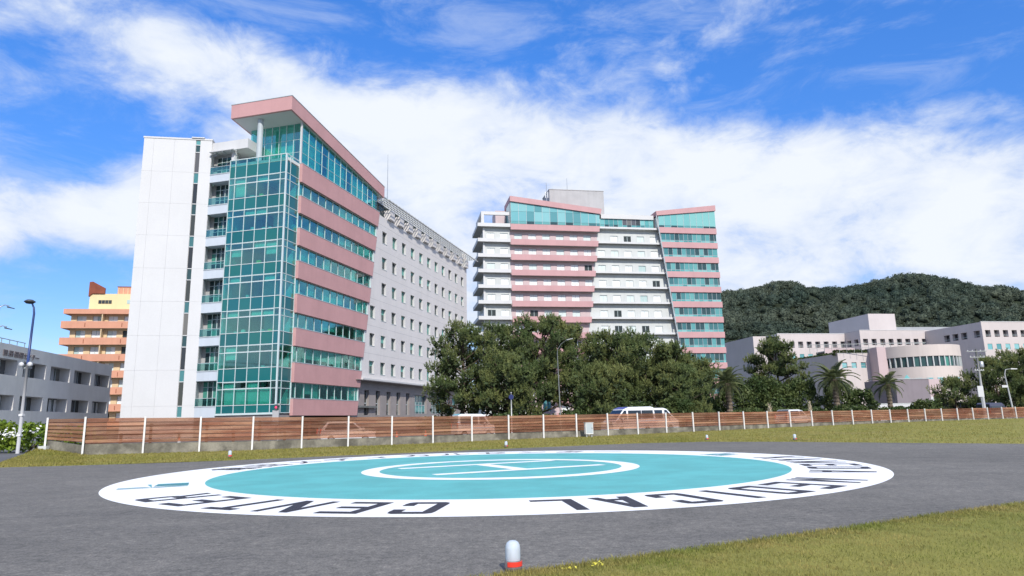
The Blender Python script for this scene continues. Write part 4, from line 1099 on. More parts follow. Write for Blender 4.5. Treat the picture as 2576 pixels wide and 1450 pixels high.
# ================================================================== grey office building (left edge)
G1 = thing('office_building', 'two storey grey office building with deep window openings at the left edge', 'building', (-59.45, 100.0, 0), R(101))
# local x runs away from the camera, outside is -y (towards the right of the picture)
k_ = 100 / 62.0
ZT = 1.5 + (7.12 - 1.5) * k_
fo = Face(G1, 'f', 0); mo = MB()
H1 = [(-.2 - 4.02 * j - 3.25, -.2 - 4.02 * j) for j in range(7)]
hs_ = []
for a, c in H1:
    hs_ += [(a * k_, c * k_, 1.5 + (5.1 - 1.5) * k_, 1.5 + (6.15 - 1.5) * k_), (a * k_, c * k_, 1.5 + (2.8 - 1.5) * k_, 1.5 + (3.8 - 1.5) * k_)]
fo.wall(mo, -45, .35, 0, ZT, hs_, 1.3)
mo.quad((.35, 0, 0), (.35, 14, 0), (.35, 14, ZT), (.35, 0, ZT))
mo.build('wall', 'office_grey', G1)
for i, h in enumerate(hs_):
    w5 = (h[1] - h[0]) / 4
    for j in range(4):
        fo.bar('window', 'glass_office', h[0] + w5 * j + .04, h[0] + w5 * (j + 1) - .04, 1.2, 1.24, h[2], h[3])
        fo.bar('window_frame', 'frame_grey', h[0] + w5 * j - .03, h[0] + w5 * j + .03, 1.1, 1.19, h[2], h[3])
        if i % 2 and i % 4 == 1: fo.bar('curtain', 'plastic_grey', h[0] + w5 * j + .2, h[0] + w5 * (j + 1) - .45, 1.05, 1.09, h[2] + .05, h[3] - .1)
    if not i % 2:
        fo.bar('room_pillar', 'concrete_grey', h[0] + 2.2, h[0] + 3.0, .9, 1.1, h[2], h[3])
        if i in (2, 4): fo.bar('yellow_panel', 'paper_yellow', h[0] + 1.4, h[0] + 1.75, 1.0, 1.15, h[2] + .1, h[3] - .5)  # small plain yellow panel inside the opening
MB().box(-45, .2, 1.5, 14, ZT - .6, ZT - .05).build('roof', 'concrete_light', G1)
MB().prism([(-29, ZT - .02), (-16, ZT - .02), (-16, ZT + .55), (-22, ZT + .75), (-29, ZT + .3)], 3, 9).build('roof_canopy', 'concrete_light', G1)
bar('roof_unit', G1, 'roof_grey', -21, -14, 5, 10, ZT - .04, ZT + 1.0)
for j in range(14): bar('guard_post', G1, 'galv', -45 + j * 1.6, -44.95 + j * 1.6, .5, .55, ZT - .05, ZT + .55)
bar('guard_rail', G1, 'galv', -45, -24, .5, .56, ZT + .55, ZT + .62)
# raised sign letters above the upper windows
sgl = [(-18.3, 4), (-17.6, 4), (-16.9, 4), (-16.25, 4), (-15.6, 1), (-15.1, 2), (-14.55, 3), (-14.0, 5)]
for (a, kind) in sgl:
    a *= k_; z0 = 1.5 + (6.33 - 1.5) * k_; w_ = .85; h_ = .62; mg = MB()
    if kind == 4:
        for zz in (0, .24, .48): mg.box(a, a + w_, -.08, -.01, z0 + zz, z0 + zz + .12)
        for xx in (0.02, .36, .7): mg.box(a + xx, a + xx + .13, -.081, -.011, z0 + .05, z0 + h_)
    elif kind == 1: mg.box(a, a + .7, -.08, -.01, z0 + .34, z0 + .44); mg.box(a + .18, a + .29, -.081, -.011, z0, z0 + h_); mg.box(a + .29, a + .7, -.08, -.01, z0, z0 + .1)
    elif kind == 2: mg.box(a, a + .25, -.08, -.01, z0 + .45, z0 + .57); mg.prism([(a, z0), (a + .2, z0), (a + .7, z0 + .5), (a + .58, z0 + .56), (a + .1, z0 + .12), (a, z0 + .1)], -.081, -.011)
    elif kind == 3: mg.prism([(a + .1, z0), (a + .25, z0), (a + .65, z0 + .5), (a + .65, z0 + .6), (a + .2, z0 + .6), (a, z0 + .3), (a + .1, z0 + .28), (a + .26, z0 + .5), (a + .5, z0 + .5)], -.08, -.01)
    else: mg.box(a, a + .75, -.08, -.01, z0 + .26, z0 + .37)
    mg.build('sign_letter', 'sign_red', G1)
MB().box(-44, .3, 14.02, 14.2, 0, ZT).build('rear_wall', 'concrete_grey', G1)
# lean-to beside it
LT = thing('shed', 'plain grey shed between the office building and the white slab tower', 'shed', (-53.5, 104.0, 0), RZ)
MB().box(0, 9, 0, 8, 0, 6.3).build('wall', 'concrete_grey', LT)
MB().prism([(-.3, 6.31), (9.3, 6.31), (9.3, 6.6), (4.5, 7.2), (-.3, 6.6)], -.3, 8.3).build('roof', 'roof_grey', LT)
bar('fascia_board', LT, 'white_paint', -.2, 9.2, -.34, -.31, 6.35, 6.62)

# ================================================================== orange apartment block
OR = thing('apartment_block', 'orange and yellow apartment block with balconies, partly hidden by the white tower', 'building', (-101.32, 150.0, 0), RZ)
mo2 = MB(); fo2 = Face(OR, 'f', 1.4)
lv = [28.15 - 3.72 * k for k in range(8)]
for k, z in enumerate(lv):
    if k == 0: bar('roof_slab', OR, 'terracotta', .25, 30, -.1, 12, 27.0, 28.1)
    else:
        zt = 25.3 - 3.72 * (k - 1); bar('balcony_band', OR, 'terracotta', 0, 30, -.2, .0, zt - 1.6, zt)
        bar('balcony_band', OR, 'terracotta', 0, .2, .002, 9, zt - 1.6, zt)
        bar('balcony_slab', OR, 'concrete_light', .2, 30, .002, 1.4, zt - 1.5, zt - 1.25)
        ztop = 27.0 if k == 1 else 25.3 - 3.72 * (k - 2) - 1.6
        hs2 = [(2.5 + 3.3 * j, 4.5 + 3.3 * j, zt - .5, ztop - .35) for j in range(8)]
        fo2.wall(mo2, 1.3, 30, zt - 1.6, ztop, hs2, .25)
        for h in hs2:
            for c in range(2):
                fo2.bar('window', 'glass_curtain', h[0] + c * 1.0 + .04, h[0] + c * 1.0 + .96, .2, .23, h[2], h[3])
            fo2.bar('window_frame', 'frame_white', h[0] + .95, h[0] + 1.05, .12, .19, h[2], h[3])
        fo2.bar('partition', 'ochre_wall', 8.2, 8.4, -1.38, -.01, zt - 1.2, ztop)
        bar('flank', OR, 'ochre_wall', 1.3, 1.5, 1.5, 11, zt - 1.6, ztop)
        for xd in (4.9, 12.6): bar('drain_spout', OR, 'rust_metal', xd, xd + .12, -.26, -.201, zt - 1.3, zt - .4)
mo2.build('wall', 'ochre_wall', OR)
MB().box(1.6, 30, 2, 12, 0, 27).build('core', 'ochre_wall', OR)
mat('yellow_wall', (0.72, 0.60, 0.33), 0.7, 0.04, 0.3, streak=0.1)
bar('penthouse', OR, 'yellow_wall', 4.7, 30, 1.5, 11, 28.12, 31.9)
for c in range(4): bar('window', OR, 'glass_office', 6.6 + .72 * c + .04, 6.6 + .72 * (c + 1) - .04, 1.42, 1.49, 29.6, 30.4)
bar('window', OR, 'glass_curtain', 12.7, 14.5, 1.42, 1.49, 29.6, 30.5)
MB().prism([(4.5, 31.2), (5.3, 31.92), (7.9, 31.92), (7.9, 33.2), (5.2, 34.7), (4.5, 34.6)], 1.2, 1.6).build('roof_screen', 'rust_metal', OR)
bar('roof_screen_side', OR, 'rust_metal', 4.5, 4.75, 1.61, 8, 31.2, 34.5)
bar('roof_tank', OR, 'terracotta', 9.9, 16, 3, 8, 31.92, 33.8)
for c in range(6): bar('tank_rib', OR, 'ochre_wall', 10.1 + c, 10.25 + c, 2.9, 2.99, 31.95, 33.6)
bar('tank_cap', OR, 'rust_metal', 9.8, 16.1, 2.9, 8.1, 33.802, 33.95)
# ================================================================== wooded hill
RXs = [-200, -60, 0, 40, 80, 120, 157, 171, 181, 190, 199, 205, 209, 215, 227, 235, 249, 252, 261, 269, 275, 281, 287, 293, 303, 312, 322, 330, 336, 344, 352, 360, 368, 376, 384, 420, 480, 600, 800]
RZs = [0, 5, 25, 55, 80, 89, 93, 94, 96, 99, 100, 99, 97, 95, 95, 95, 95, 96, 97, 99, 100, 101, 103, 103, 102, 99, 97, 94, 92, 93, 93, 91, 90, 87, 86, 80, 74, 50, 20]
def ridge(x): return np.interp(x, RXs, RZs) - 6.5
def hz(x, y):
    t = np.clip((y - 300) / 200, 0, 1); s_ = t * t * (3 - 2 * t)
    bump = 5 * np.sin(x * .045 + y * .02) * np.sin(y * .035) * (s_ * (1 - s_) * 4)
    back = np.clip((y - 510) / 250, 0, 1)
    return ridge(x * (1 + (500 - y) * 0.0002)) * s_ * (1 - back) + bump - .2
hx = np.linspace(-200, 800, 220); hy = np.linspace(290, 780, 90)
HX, HY = np.meshgrid(hx, hy, indexing='ij'); HZ = hz(HX, HY)
idx = np.arange(HX.size).reshape(HX.shape)
qf = np.stack([idx[:-1, :-1], idx[1:, :-1], idx[1:, 1:], idx[:-1, 1:]], -1).reshape(-1, 4)
mat('hill_soil', (0.020, 0.028, 0.014), 0.95, 0.3, 0.05)
o = bpy.data.objects.new('hill', np_mesh('hill', 'hill_soil', np.stack([HX, HY, HZ], -1).reshape(-1, 3), qf, True)); link(o); struct(o)
import bmesh
def ico(sub):
    b = bmesh.new(); bmesh.ops.create_icosphere(b, subdivisions=sub, radius=1.0)
    v = np.array([q.co[:] for q in b.verts]); f_ = np.array([[q.index for q in fc.verts] for fc in b.faces]); b.free(); return v, f_
IV, IF = ico(1)
def crowns(n, xr, yr, r0, r1, k):
    """tree crowns on the slope: a lumpy dark core under many leaf-clump faces"""
    x = rng.uniform(*xr, n); y = yr[0] + (yr[1] - yr[0]) * rng.uniform(0, 1, n) ** 0.8; z = hz(x, y)
    r = r0 + (r1 - r0) * rng.uniform(0, 1, n) ** 1.8
    c = np.stack([x, y, z + r * .55], 1)
    sc = np.stack([r * rng.uniform(.85, 1.25, n), r * rng.uniform(.85, 1.25, n), r * rng.uniform(.75, 1.3, n)], 1)
    jit = .80 + rng.normal(0, .08, (n, len(IV)))
    v = (c[:, None] + IV[None] * jit[..., None] * sc[:, None]).reshape(-1, 3)
    f_ = (IF[None] + (np.arange(n) * len(IV))[:, None, None]).reshape(-1, 3)
    u = rng.normal(0, 1, (n, k, 3)); u /= np.linalg.norm(u, axis=2, keepdims=True); u[..., 2] = np.abs(u[..., 2]) - .15; u[..., 1] = np.where(u[..., 1] > .4, -u[..., 1], u[..., 1])
    P = (c[:, None] + u * sc[:, None] * rng.uniform(.8, 1.12, (n, k, 1))).reshape(-1, 3); m_ = len(P)
    A = rng.normal(0, 1, (m_, 3)); A /= np.linalg.norm(A, axis=1, keepdims=True); B = np.cross(A, rng.normal(0, 1, (m_, 3))); B /= np.linalg.norm(B, axis=1, keepdims=True)
    s_ = rng.uniform(.3, .7, m_)[:, None]
    t = np.empty((m_, 3, 3)); t[:, 0] = P - A * s_; t[:, 1] = P + A * s_ * .5 - B * s_ * .8; t[:, 2] = P + A * s_ * .5 + B * s_ * .8
    return np.concatenate([v, t.reshape(-1, 3)]), np.concatenate([f_, np.arange(3 * m_).reshape(-1, 3) + len(v)])
v, f_ = crowns(4200, (95, 455), (318, 506), 1.5, 4.2, 100)
v2, f2_ = crowns(1000, (100, 455), (478, 507), 1.5, 3.4, 95)
wood = bpy.data.objects.new('hill_woodland', np_mesh('hill_woodland', 'wood_leaf', np.concatenate([v, v2]), np.concatenate([f_, f2_ + len(v)]))); link(wood)
tag(stuff(wood), 'dense dark green woodland covering the hill on the right', 'woodland')

# ================================================================== pines
def spikes(pos, dirs, k, ln, wd, spread):
    n = len(pos)
    P = np.repeat(pos, k, 0); D = np.repeat(dirs, k, 0) + rng.normal(0, spread, (n * k, 3)); D /= np.linalg.norm(D, axis=1, keepdims=True)
    S = np.cross(D, rng.normal(0, 1, (n * k, 3))); S /= np.linalg.norm(S, axis=1, keepdims=True) + 1e-6
    L = ln * rng.uniform(.6, 1.25, n * k)[:, None]
    v = np.empty((n * k, 3, 3)); v[:, 0] = P - S * wd / 2; v[:, 1] = P + S * wd / 2; v[:, 2] = P + D * L
    return v.reshape(-1, 3)
def leaf_quads(pos, size):
    n = len(pos); A = rng.normal(0, 1, (n, 3)); A /= np.linalg.norm(A, axis=1, keepdims=True)
    B = np.cross(A, rng.normal(0, 1, (n, 3))); B /= np.linalg.norm(B, axis=1, keepdims=True)
    s_ = (size * rng.uniform(.6, 1.4, n))[:, None]
    v = np.empty((n, 4, 3)); v[:, 0] = pos - A * s_; v[:, 1] = pos - B * s_ * .55; v[:, 2] = pos + A * s_; v[:, 3] = pos + B * s_ * .55
    return v.reshape(-1, 3)

def pine(loc, Hh, Wd, label, low=.28, dens=1.0, layered=False, nl=20, group='black pines behind the fence'):
    root = thing('pine_tree', label, 'tree', loc, 0, group)
    tr = MB(); lean = rng.normal(0, .05, 2) * Hh
    tp = []
    for k in range(7):
        t = k / 6
        tp.append(Vector((lean[0] * t + .25 * math.sin(t * 5 + loc[0]), lean[1] * t + .2 * math.cos(t * 4 + loc[0]), Hh * .86 * t)))
    tr.tube(tp, [Hh * .022 * (1 - .8 * k / 6) + .03 for k in range(7)], 8)
    pads = []
    for i in range(nl):
        t = low + (0.98 - low) * ((i + .5) / nl) if not layered else low + (0.95 - low) * (int(i / nl * 5) + .5 + random.uniform(-.15, .15)) / 5
        h0 = max(.12, t - .1) * .9; base = tp[0].lerp(tp[-1], 0) if False else tp[min(6, int(h0 * 6 / .86 * .86))]
        base = Vector((base.x, base.y, Hh * h0))
        prof = math.sin(PI * min(1, .18 + .82 * (1 - (t - low) / (1 - low)) ** .75) ) if False else math.sqrt(max(.05, 1 - ((t - low) / (1.03 - low)) ** 3.4))
        a = i * 2.399 + random.uniform(-.4, .4)
        ln = Wd / 2 * prof * random.uniform(.78, 1.12)
        tip = base + Vector((math.cos(a) * ln, math.sin(a) * ln, Hh * (t - h0) + random.uniform(-.2, .4)))
        mid = base.lerp(tip, .5) + Vector((0, 0, -.15))
        tr.tube([base, mid, tip], [Hh * .008 + .02, Hh * .005 + .015, .02], 5, False)
        npad = max(2, int(ln / .95))
        for q in range(npad):
            f = .38 + .62 * (q + .7) / npad
            c = base.lerp(tip, f) + Vector((random.gauss(0, .35), random.gauss(0, .35), random.gauss(.15, .22)))
            rr = random.uniform(.55, 1.15) * (1 if not layered else .95)
            pads.append((c, rr, rr * random.uniform(.62, .95) * (1 if not layered else .55)))
    for q in range(5):
        c = Vector((lean[0] + random.gauss(0, Wd * .08), lean[1] + random.gauss(0, Wd * .08), Hh * random.uniform(.86, .965))); pads.append((c, random.uniform(.6, 1.0), .55))
    tr.build('trunk', 'bark', root, True)
    P, D, Q = [], [], []
    for c, r_, rz_ in pads:
        # upright brushes of needles spread over the pad
        n = int(15 * r_ * r_ * dens) + 6
        u = rng.normal(0, 1, (n, 3)); u /= np.linalg.norm(u, axis=1, keepdims=True); u[:, 2] = np.where(u[:, 2] < -.3, -u[:, 2], u[:, 2])
        ctr = np.array(c) + u * rng.uniform(.35, 1.0, n)[:, None] ** .5 * np.array([r_, r_, rz_])
        d = u * .45 + np.array([0, 0, .95]) + rng.normal(0, .12, (n, 3)); d /= np.linalg.norm(d, axis=1, keepdims=True)
        k = 9
        tt = np.tile(np.linspace(0, 1, k), n)[:, None]; ln = np.repeat(rng.uniform(.35, .75, n), k)[:, None]
        P.append(np.repeat(ctr, k, 0) + np.repeat(d, k, 0) * tt * ln + rng.normal(0, .03, (n * k, 3)))
        D.append(np.repeat(d, k, 0) * (.35 + .6 * tt) + rng.normal(0, .55, (n * k, 3)) * (1.1 - .6 * tt))
        m_ = int(24 * r_ * dens) + 4
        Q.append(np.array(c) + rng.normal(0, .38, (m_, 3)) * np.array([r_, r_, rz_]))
    D = np.concatenate(D); D /= np.linalg.norm(D, axis=1, keepdims=True)
    v = spikes(np.concatenate(P), D, 3, .30, .085, .35)
    link(bpy.data.objects.new('crown', np_mesh('crown', 'pine_leaf', v, np.arange(len(v)).reshape(-1, 3))), root)
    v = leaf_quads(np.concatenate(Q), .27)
    link(bpy.data.objects.new('inner_foliage', np_mesh('inner_foliage', 'pine_core', v, np.arange(len(v)).reshape(-1, 4))), root)  # darkened filler that blocks light inside the crown
    return root
for x, y, h, wd, lab, lw in (
    (-6.6, 83, 12.9, 8.2, 'leftmost dark pine whose boughs overlap the grey hospital wall', .20),
    (-2.6, 88, 13.9, 7.0, 'pine with a thin pointed top in the gap between both towers', .22),
    (3.2, 84, 14.2, 9.6, 'tallest broad pine of the grove in front of the pink ward bands', .26),
    (8.0, 90, 13.6, 9.4, 'full pine right of the tallest one behind the street lamp', .28),
    (-0.6, 79, 8.6, 6.4, 'lower pine in front of the grove left of the round sign', .22),
    (12.6, 86, 11.8, 8.2, 'rounded pine in the right half of the grove with a peaked top', .24),
    (17.2, 88, 12.0, 9.0, 'wide pine below the white balconies, behind the vans', .22),
    (21.4, 91, 10.6, 8.0, 'rightmost pine of the grove next to the first palm', .16),
    (24.6, 94, 9.2, 7.2, 'pine half hidden behind the first palm', .14),
    (10.0, 80, 7.0, 6.0, 'low pine standing just behind the high-roof van', .18),
    (20.0, 83, 7.0, 6.2, 'low bushy pine behind the white van', .14)):
    pine((x, y, 0), h, wd, lab, lw, 1.0, nl=26)
pine((37.3, 98, 0), 12.0, 7.8, 'lone layered pine with open tiers in front of the clinic corner', .30, 1.1, True, 22)
pine((71.0, 100, 0), 8.4, 7.5, 'dark pine behind the bent street lamp on the right', .12, 1.0, nl=20, group='pines at the right edge')
pine((76.5, 101, 0), 9.8, 8.5, 'large dark pine right of the bent street lamp', .12, 1.0, nl=24, group='pines at the right edge')
pine((82.5, 103, 0), 10.8, 9.5, 'tall dark pine cut off by the right edge', .10, 1.0, nl=22, group='pines at the right edge')
pine((66.0, 102, 0), 5.6, 5.4, 'small lighter pine just right of the utility pole', .10, 1.0, nl=14, group='pines at the right edge')

# ================================================================== shrubs and hedges
def shrub(name, label, cat, loc, ell, leaf=.16, n=2600, m='shrub_leaf', group=None, stem=True):
    root = thing(name, label, cat, loc, 0, group)
    P = []
    for (cx, cy, cz, a, b, c) in ell:
        k = int(n * (a * b + a * c) / sum(e[3] * e[4] + e[3] * e[5] for e in ell))
        u = rng.normal(0, 1, (k, 3)); u /= np.linalg.norm(u, axis=1, keepdims=True); u[:, 2] = np.where(u[:, 2] < -.5, -u[:, 2], u[:, 2])
        lump = 1 + .16 * np.sin(u[:, 0] * 7 + cx) * np.sin(u[:, 1] * 6 + cy) + .12 * np.sin(u[:, 2] * 9)
        rad = (rng.uniform(.45, 1.0, k) ** .45 * lump)[:, None]
        P.append(np.array([cx, cy, cz]) + u * rad * np.array([a, b, c]))
    P = np.concatenate(P); P = P[P[:, 2] > .03]
    v = leaf_quads(P, leaf)
    link(bpy.data.objects.new('foliage', np_mesh('foliage', m, v, np.arange(len(v)).reshape(-1, 4))), root)
    if stem:
        st = MB()
        for (cx, cy, cz, a, b, c) in ell:
            for q in range(3): st.tube([(cx + random.gauss(0, .15), cy + random.gauss(0, .15), 0), (cx + random.gauss(0, .3 * a), cy + random.gauss(0, .3 * b), cz + .3 * c)], [.06, .02], 5, False)
        st.build('stems', 'bark', root)
    return root
UG = 'undergrowth shrubs behind the fence'
for x, y, ell, lab in (
    (-8.0, 80, [(-1, 0, .8, 2.2, 1.3, 1.1), (2, 0, .7, 2.2, 1.2, 1.0)], 'low dark shrubs at the foot of the leftmost pine'),
    (1.0, 76, [(-2, 0, .9, 2.0, 1.3, 1.2), (2, 0, .8, 2.4, 1.3, 1.1), (5.5, .5, 1.0, 2.0, 1.2, 1.3)], 'low shrubs at the foot of the street lamp in the grove'),
    (12.5, 79, [(-3, 0, 1.2, 2.6, 1.5, 1.5), (1.5, .5, 1.4, 2.8, 1.6, 1.7), (6, 0, 1.5, 2.6, 1.6, 1.9)], 'dark shrubs behind the two vans'),
    (23.2, 87, [(-1.5, 0, 1.8, 2.2, 1.8, 2.2), (1.2, .5, 1.5, 1.8, 1.5, 2.0)], 'dark shrub just left of the first palm'),
    (30.5, 90, [(-1.5, 0, 2.6, 2.6, 2.0, 3.2), (2, .5, 2.8, 2.8, 2.0, 3.4)], 'tall dark shrub between the first palm and the layered pine'),
    (36.0, 91, [(-1, 0, 2.4, 2.8, 2.0, 2.9), (2.5, .5, 2.6, 2.4, 2.0, 3.2)], 'tall dark shrub below the layered pine'),
    (45.0, 93, [(-1.0, 0, 2.6, 2.4, 2.0, 2.8), (2.2, .5, 2.0, 2.2, 1.8, 2.4)], 'tall green shrub between the two right palms'),
    (29.0, 80, [(-2, 0, .9, 2.6, 1.2, 1.2), (2.5, 0, .9, 2.8, 1.2, 1.1)], 'low green shrubs under the plumes of pampas grass'),
    (38.5, 83, [(-3, 0, .9, 3.0, 1.2, 1.1), (2, 0, 1.0, 3.0, 1.2, 1.2)], 'low green shrubs at the foot of the middle palm'),
    (50.0, 86, [(-3, 0, .9, 2.6, 1.2, 1.0), (1.5, 0, 1.2, 2.6, 1.3, 1.5)], 'clipped low hedge in front of the white wall'),
    (53.0, 95, [(0, 0, .9, 1.8, 1.2, 1.1)], 'small round shrub below the mauve block')):
    big = sum(e[3] * e[5] for e in ell)
    shrub('shrub', lab, 'shrub', (x, y, 0), ell, .17, int(520 * big) + 500, group=UG)
hd = shrub('hedge', 'bright green hedge with white flowers at the left edge behind the road', 'hedge', (-36.5, 47.0, 0), [(-5.5, 0, .8, 2.6, 1.1, 1.15), (-2.4, .2, .75, 2.4, 1.1, 1.2), (.8, 0, .8, 2.4, 1.1, 1.25), (3.4, .1, .7, 2.2, 1.0, 1.15), (6.3, .3, .6, 1.9, .9, 1.0)], .13, 9000, 'hedge_leaf')
fp = np.stack([rng.uniform(-3, 5, 70), rng.uniform(-1.25, -.9, 70), rng.uniform(1.0, 1.75, 70)], 1); fp = np.concatenate([fp, np.array([[2.9, -1.2, 1.3]]) + rng.normal(0, .16, (40, 3)) * np.array([2.4, .4, .8])])
v = leaf_quads(fp, .10)
link(bpy.data.objects.new('blossom', np_mesh('blossom', 'flower_white', v, np.arange(len(v)).reshape(-1, 4))), hd)
# planted roof edge of the annex
rh = shrub('roof_hedge', 'dark planting spilling along the roof edge of the white annex', 'hedge', (83.7, 175.0, 15.6), [(x * math.cos(RZ) - .6 * math.sin(RZ), x * math.sin(RZ) + .9, .8, 1.6, .8, .95) for x in np.arange(0.6, 17, 2.1)] + [(-y * math.sin(RZ) + .9, y * math.cos(RZ) + .6, .6, .8, 1.6, .7) for y in np.arange(3, 33, 2.4)], .22, 7000, 'shrub_leaf', None, False)

# ================================================================== palms
def frond_mesh():
    mb = MB(); n = 26; L = 2.9
    def spine(t): return Vector((L * (t - .12 * t ** 3), 0, L * (.30 * t - .62 * t ** 2.2)))
    pts = [spine(k / 10) for k in range(11)]
    mb.tube(pts, [.035 - .028 * k / 10 for k in range(11)], 4, False)
    for i in range(n):
        t = .14 + .86 * i / (n - 1); p = spine(t); ll = .62 * math.sin(PI * min(1, .18 + .80 * t)) + .10
        for sg in (-1, 1):
            d = Vector((.55, sg * .8, -.10 - .25 * t)).normalized(); q = p + d * ll + Vector((0, 0, -.10 * ll)); w_ = Vector((.032, 0, .012))
            mb.add([p - w_, p + w_, p.lerp(q, .6) + w_ * .9, q, p.lerp(q, .6) - w_ * .9], [(0, 1, 2, 3, 4)])
    return mb.mesh('frond', 'palm_leaf')
FR = frond_mesh()
def palm(loc, hgt, sc, label, nf=38):
    root = thing('palm_tree', label, 'tree', loc, 0, 'palms behind the fence')
    pts, rad = [], []
    for k in range(26):
        t = k / 25; pts.append((.10 * math.sin(t * 3), 0, hgt * t)); rad.append((.34 - .06 * t + (.09 if k % 2 else 0)) * sc + (.12 if t > .85 else 0))
    MB().tube(pts, rad, 10).build('trunk', 'palm_bark', root, False)
    for i in range(nf):
        o = bpy.data.objects.new('frond', FR); link(o, root)
        t = i / (nf - 1); el = R(78 - 112 * t ** .9 + random.uniform(-6, 6))
        o.rotation_euler = (random.uniform(-.25, .25), -el + .18, i * 2.399 + random.uniform(-.2, .2)); s_ = sc * random.uniform(.85, 1.08)
        o.scale = (s_, s_, s_); o.location = (.10 * math.sin(3), 0, hgt - .1 + .25 * (1 - t))
    return root
palm((26.2, 84, 0), 5.3, 1.0, 'left palm tree next to the end of the pine grove')
palm((41.2, 88, 0), 5.7, 1.08, 'middle palm tree with a full crown right of the layered pine')
palm((48.0, 88, 0), 4.9, .85, 'right palm tree in front of the mauve block', 30)
for x, lab in ((28.0, 'left pale pampas plume rising above the fence'), (32.4, 'right pale pampas plume rising above the fence')):
    pg = thing('pampas_grass', lab, 'grass', (x, 75.5, 0), 0, 'pampas plumes')
    v = spikes(np.tile(np.array([[0, 0, 1.75]]), (60, 1)) + rng.normal(0, .05, (60, 3)) * np.array([1, 1, 6]), np.tile(np.array([[0.1, 0, 1.0]]), (60, 1)), 4, .42, .05, .3)
    link(bpy.data.objects.new('plume', np_mesh('plume', 'plume', v, np.arange(len(v)).reshape(-1, 3))), pg)
    MB().tube([(0, 0, 0), (0, 0, 1.9)], [.02, .01], 4).build('stalk', 'plume', pg)
    v = spikes(np.zeros((40, 3)), np.tile(np.array([[0, 0, 1.0]]), (40, 1)), 3, 1.3, .05, .5)
    link(bpy.data.objects.new('leaves', np_mesh('leaves', 'palm_leaf', v, np.arange(len(v)).reshape(-1, 3))), pg)
# yellow weeds in the near lawn
for x, y, lab in ((.49, 7.15, 'small yellow weed nearest the big edge light'), (.80, 7.28, 'second small yellow weed at the lawn edge')):
    wd_ = thing('weed', lab, 'plant', (x, y, .01), 0, 'yellow weeds in the near lawn')
    v = leaf_quads(rng.normal(0, .026, (16, 3)) * np.array([1.6, 1, .5]) + np.array([0, 0, .03]), .017)
    link(bpy.data.objects.new('leaves', np_mesh('leaves', 'flower_yellow', v, np.arange(len(v)).reshape(-1, 4))), wd_)
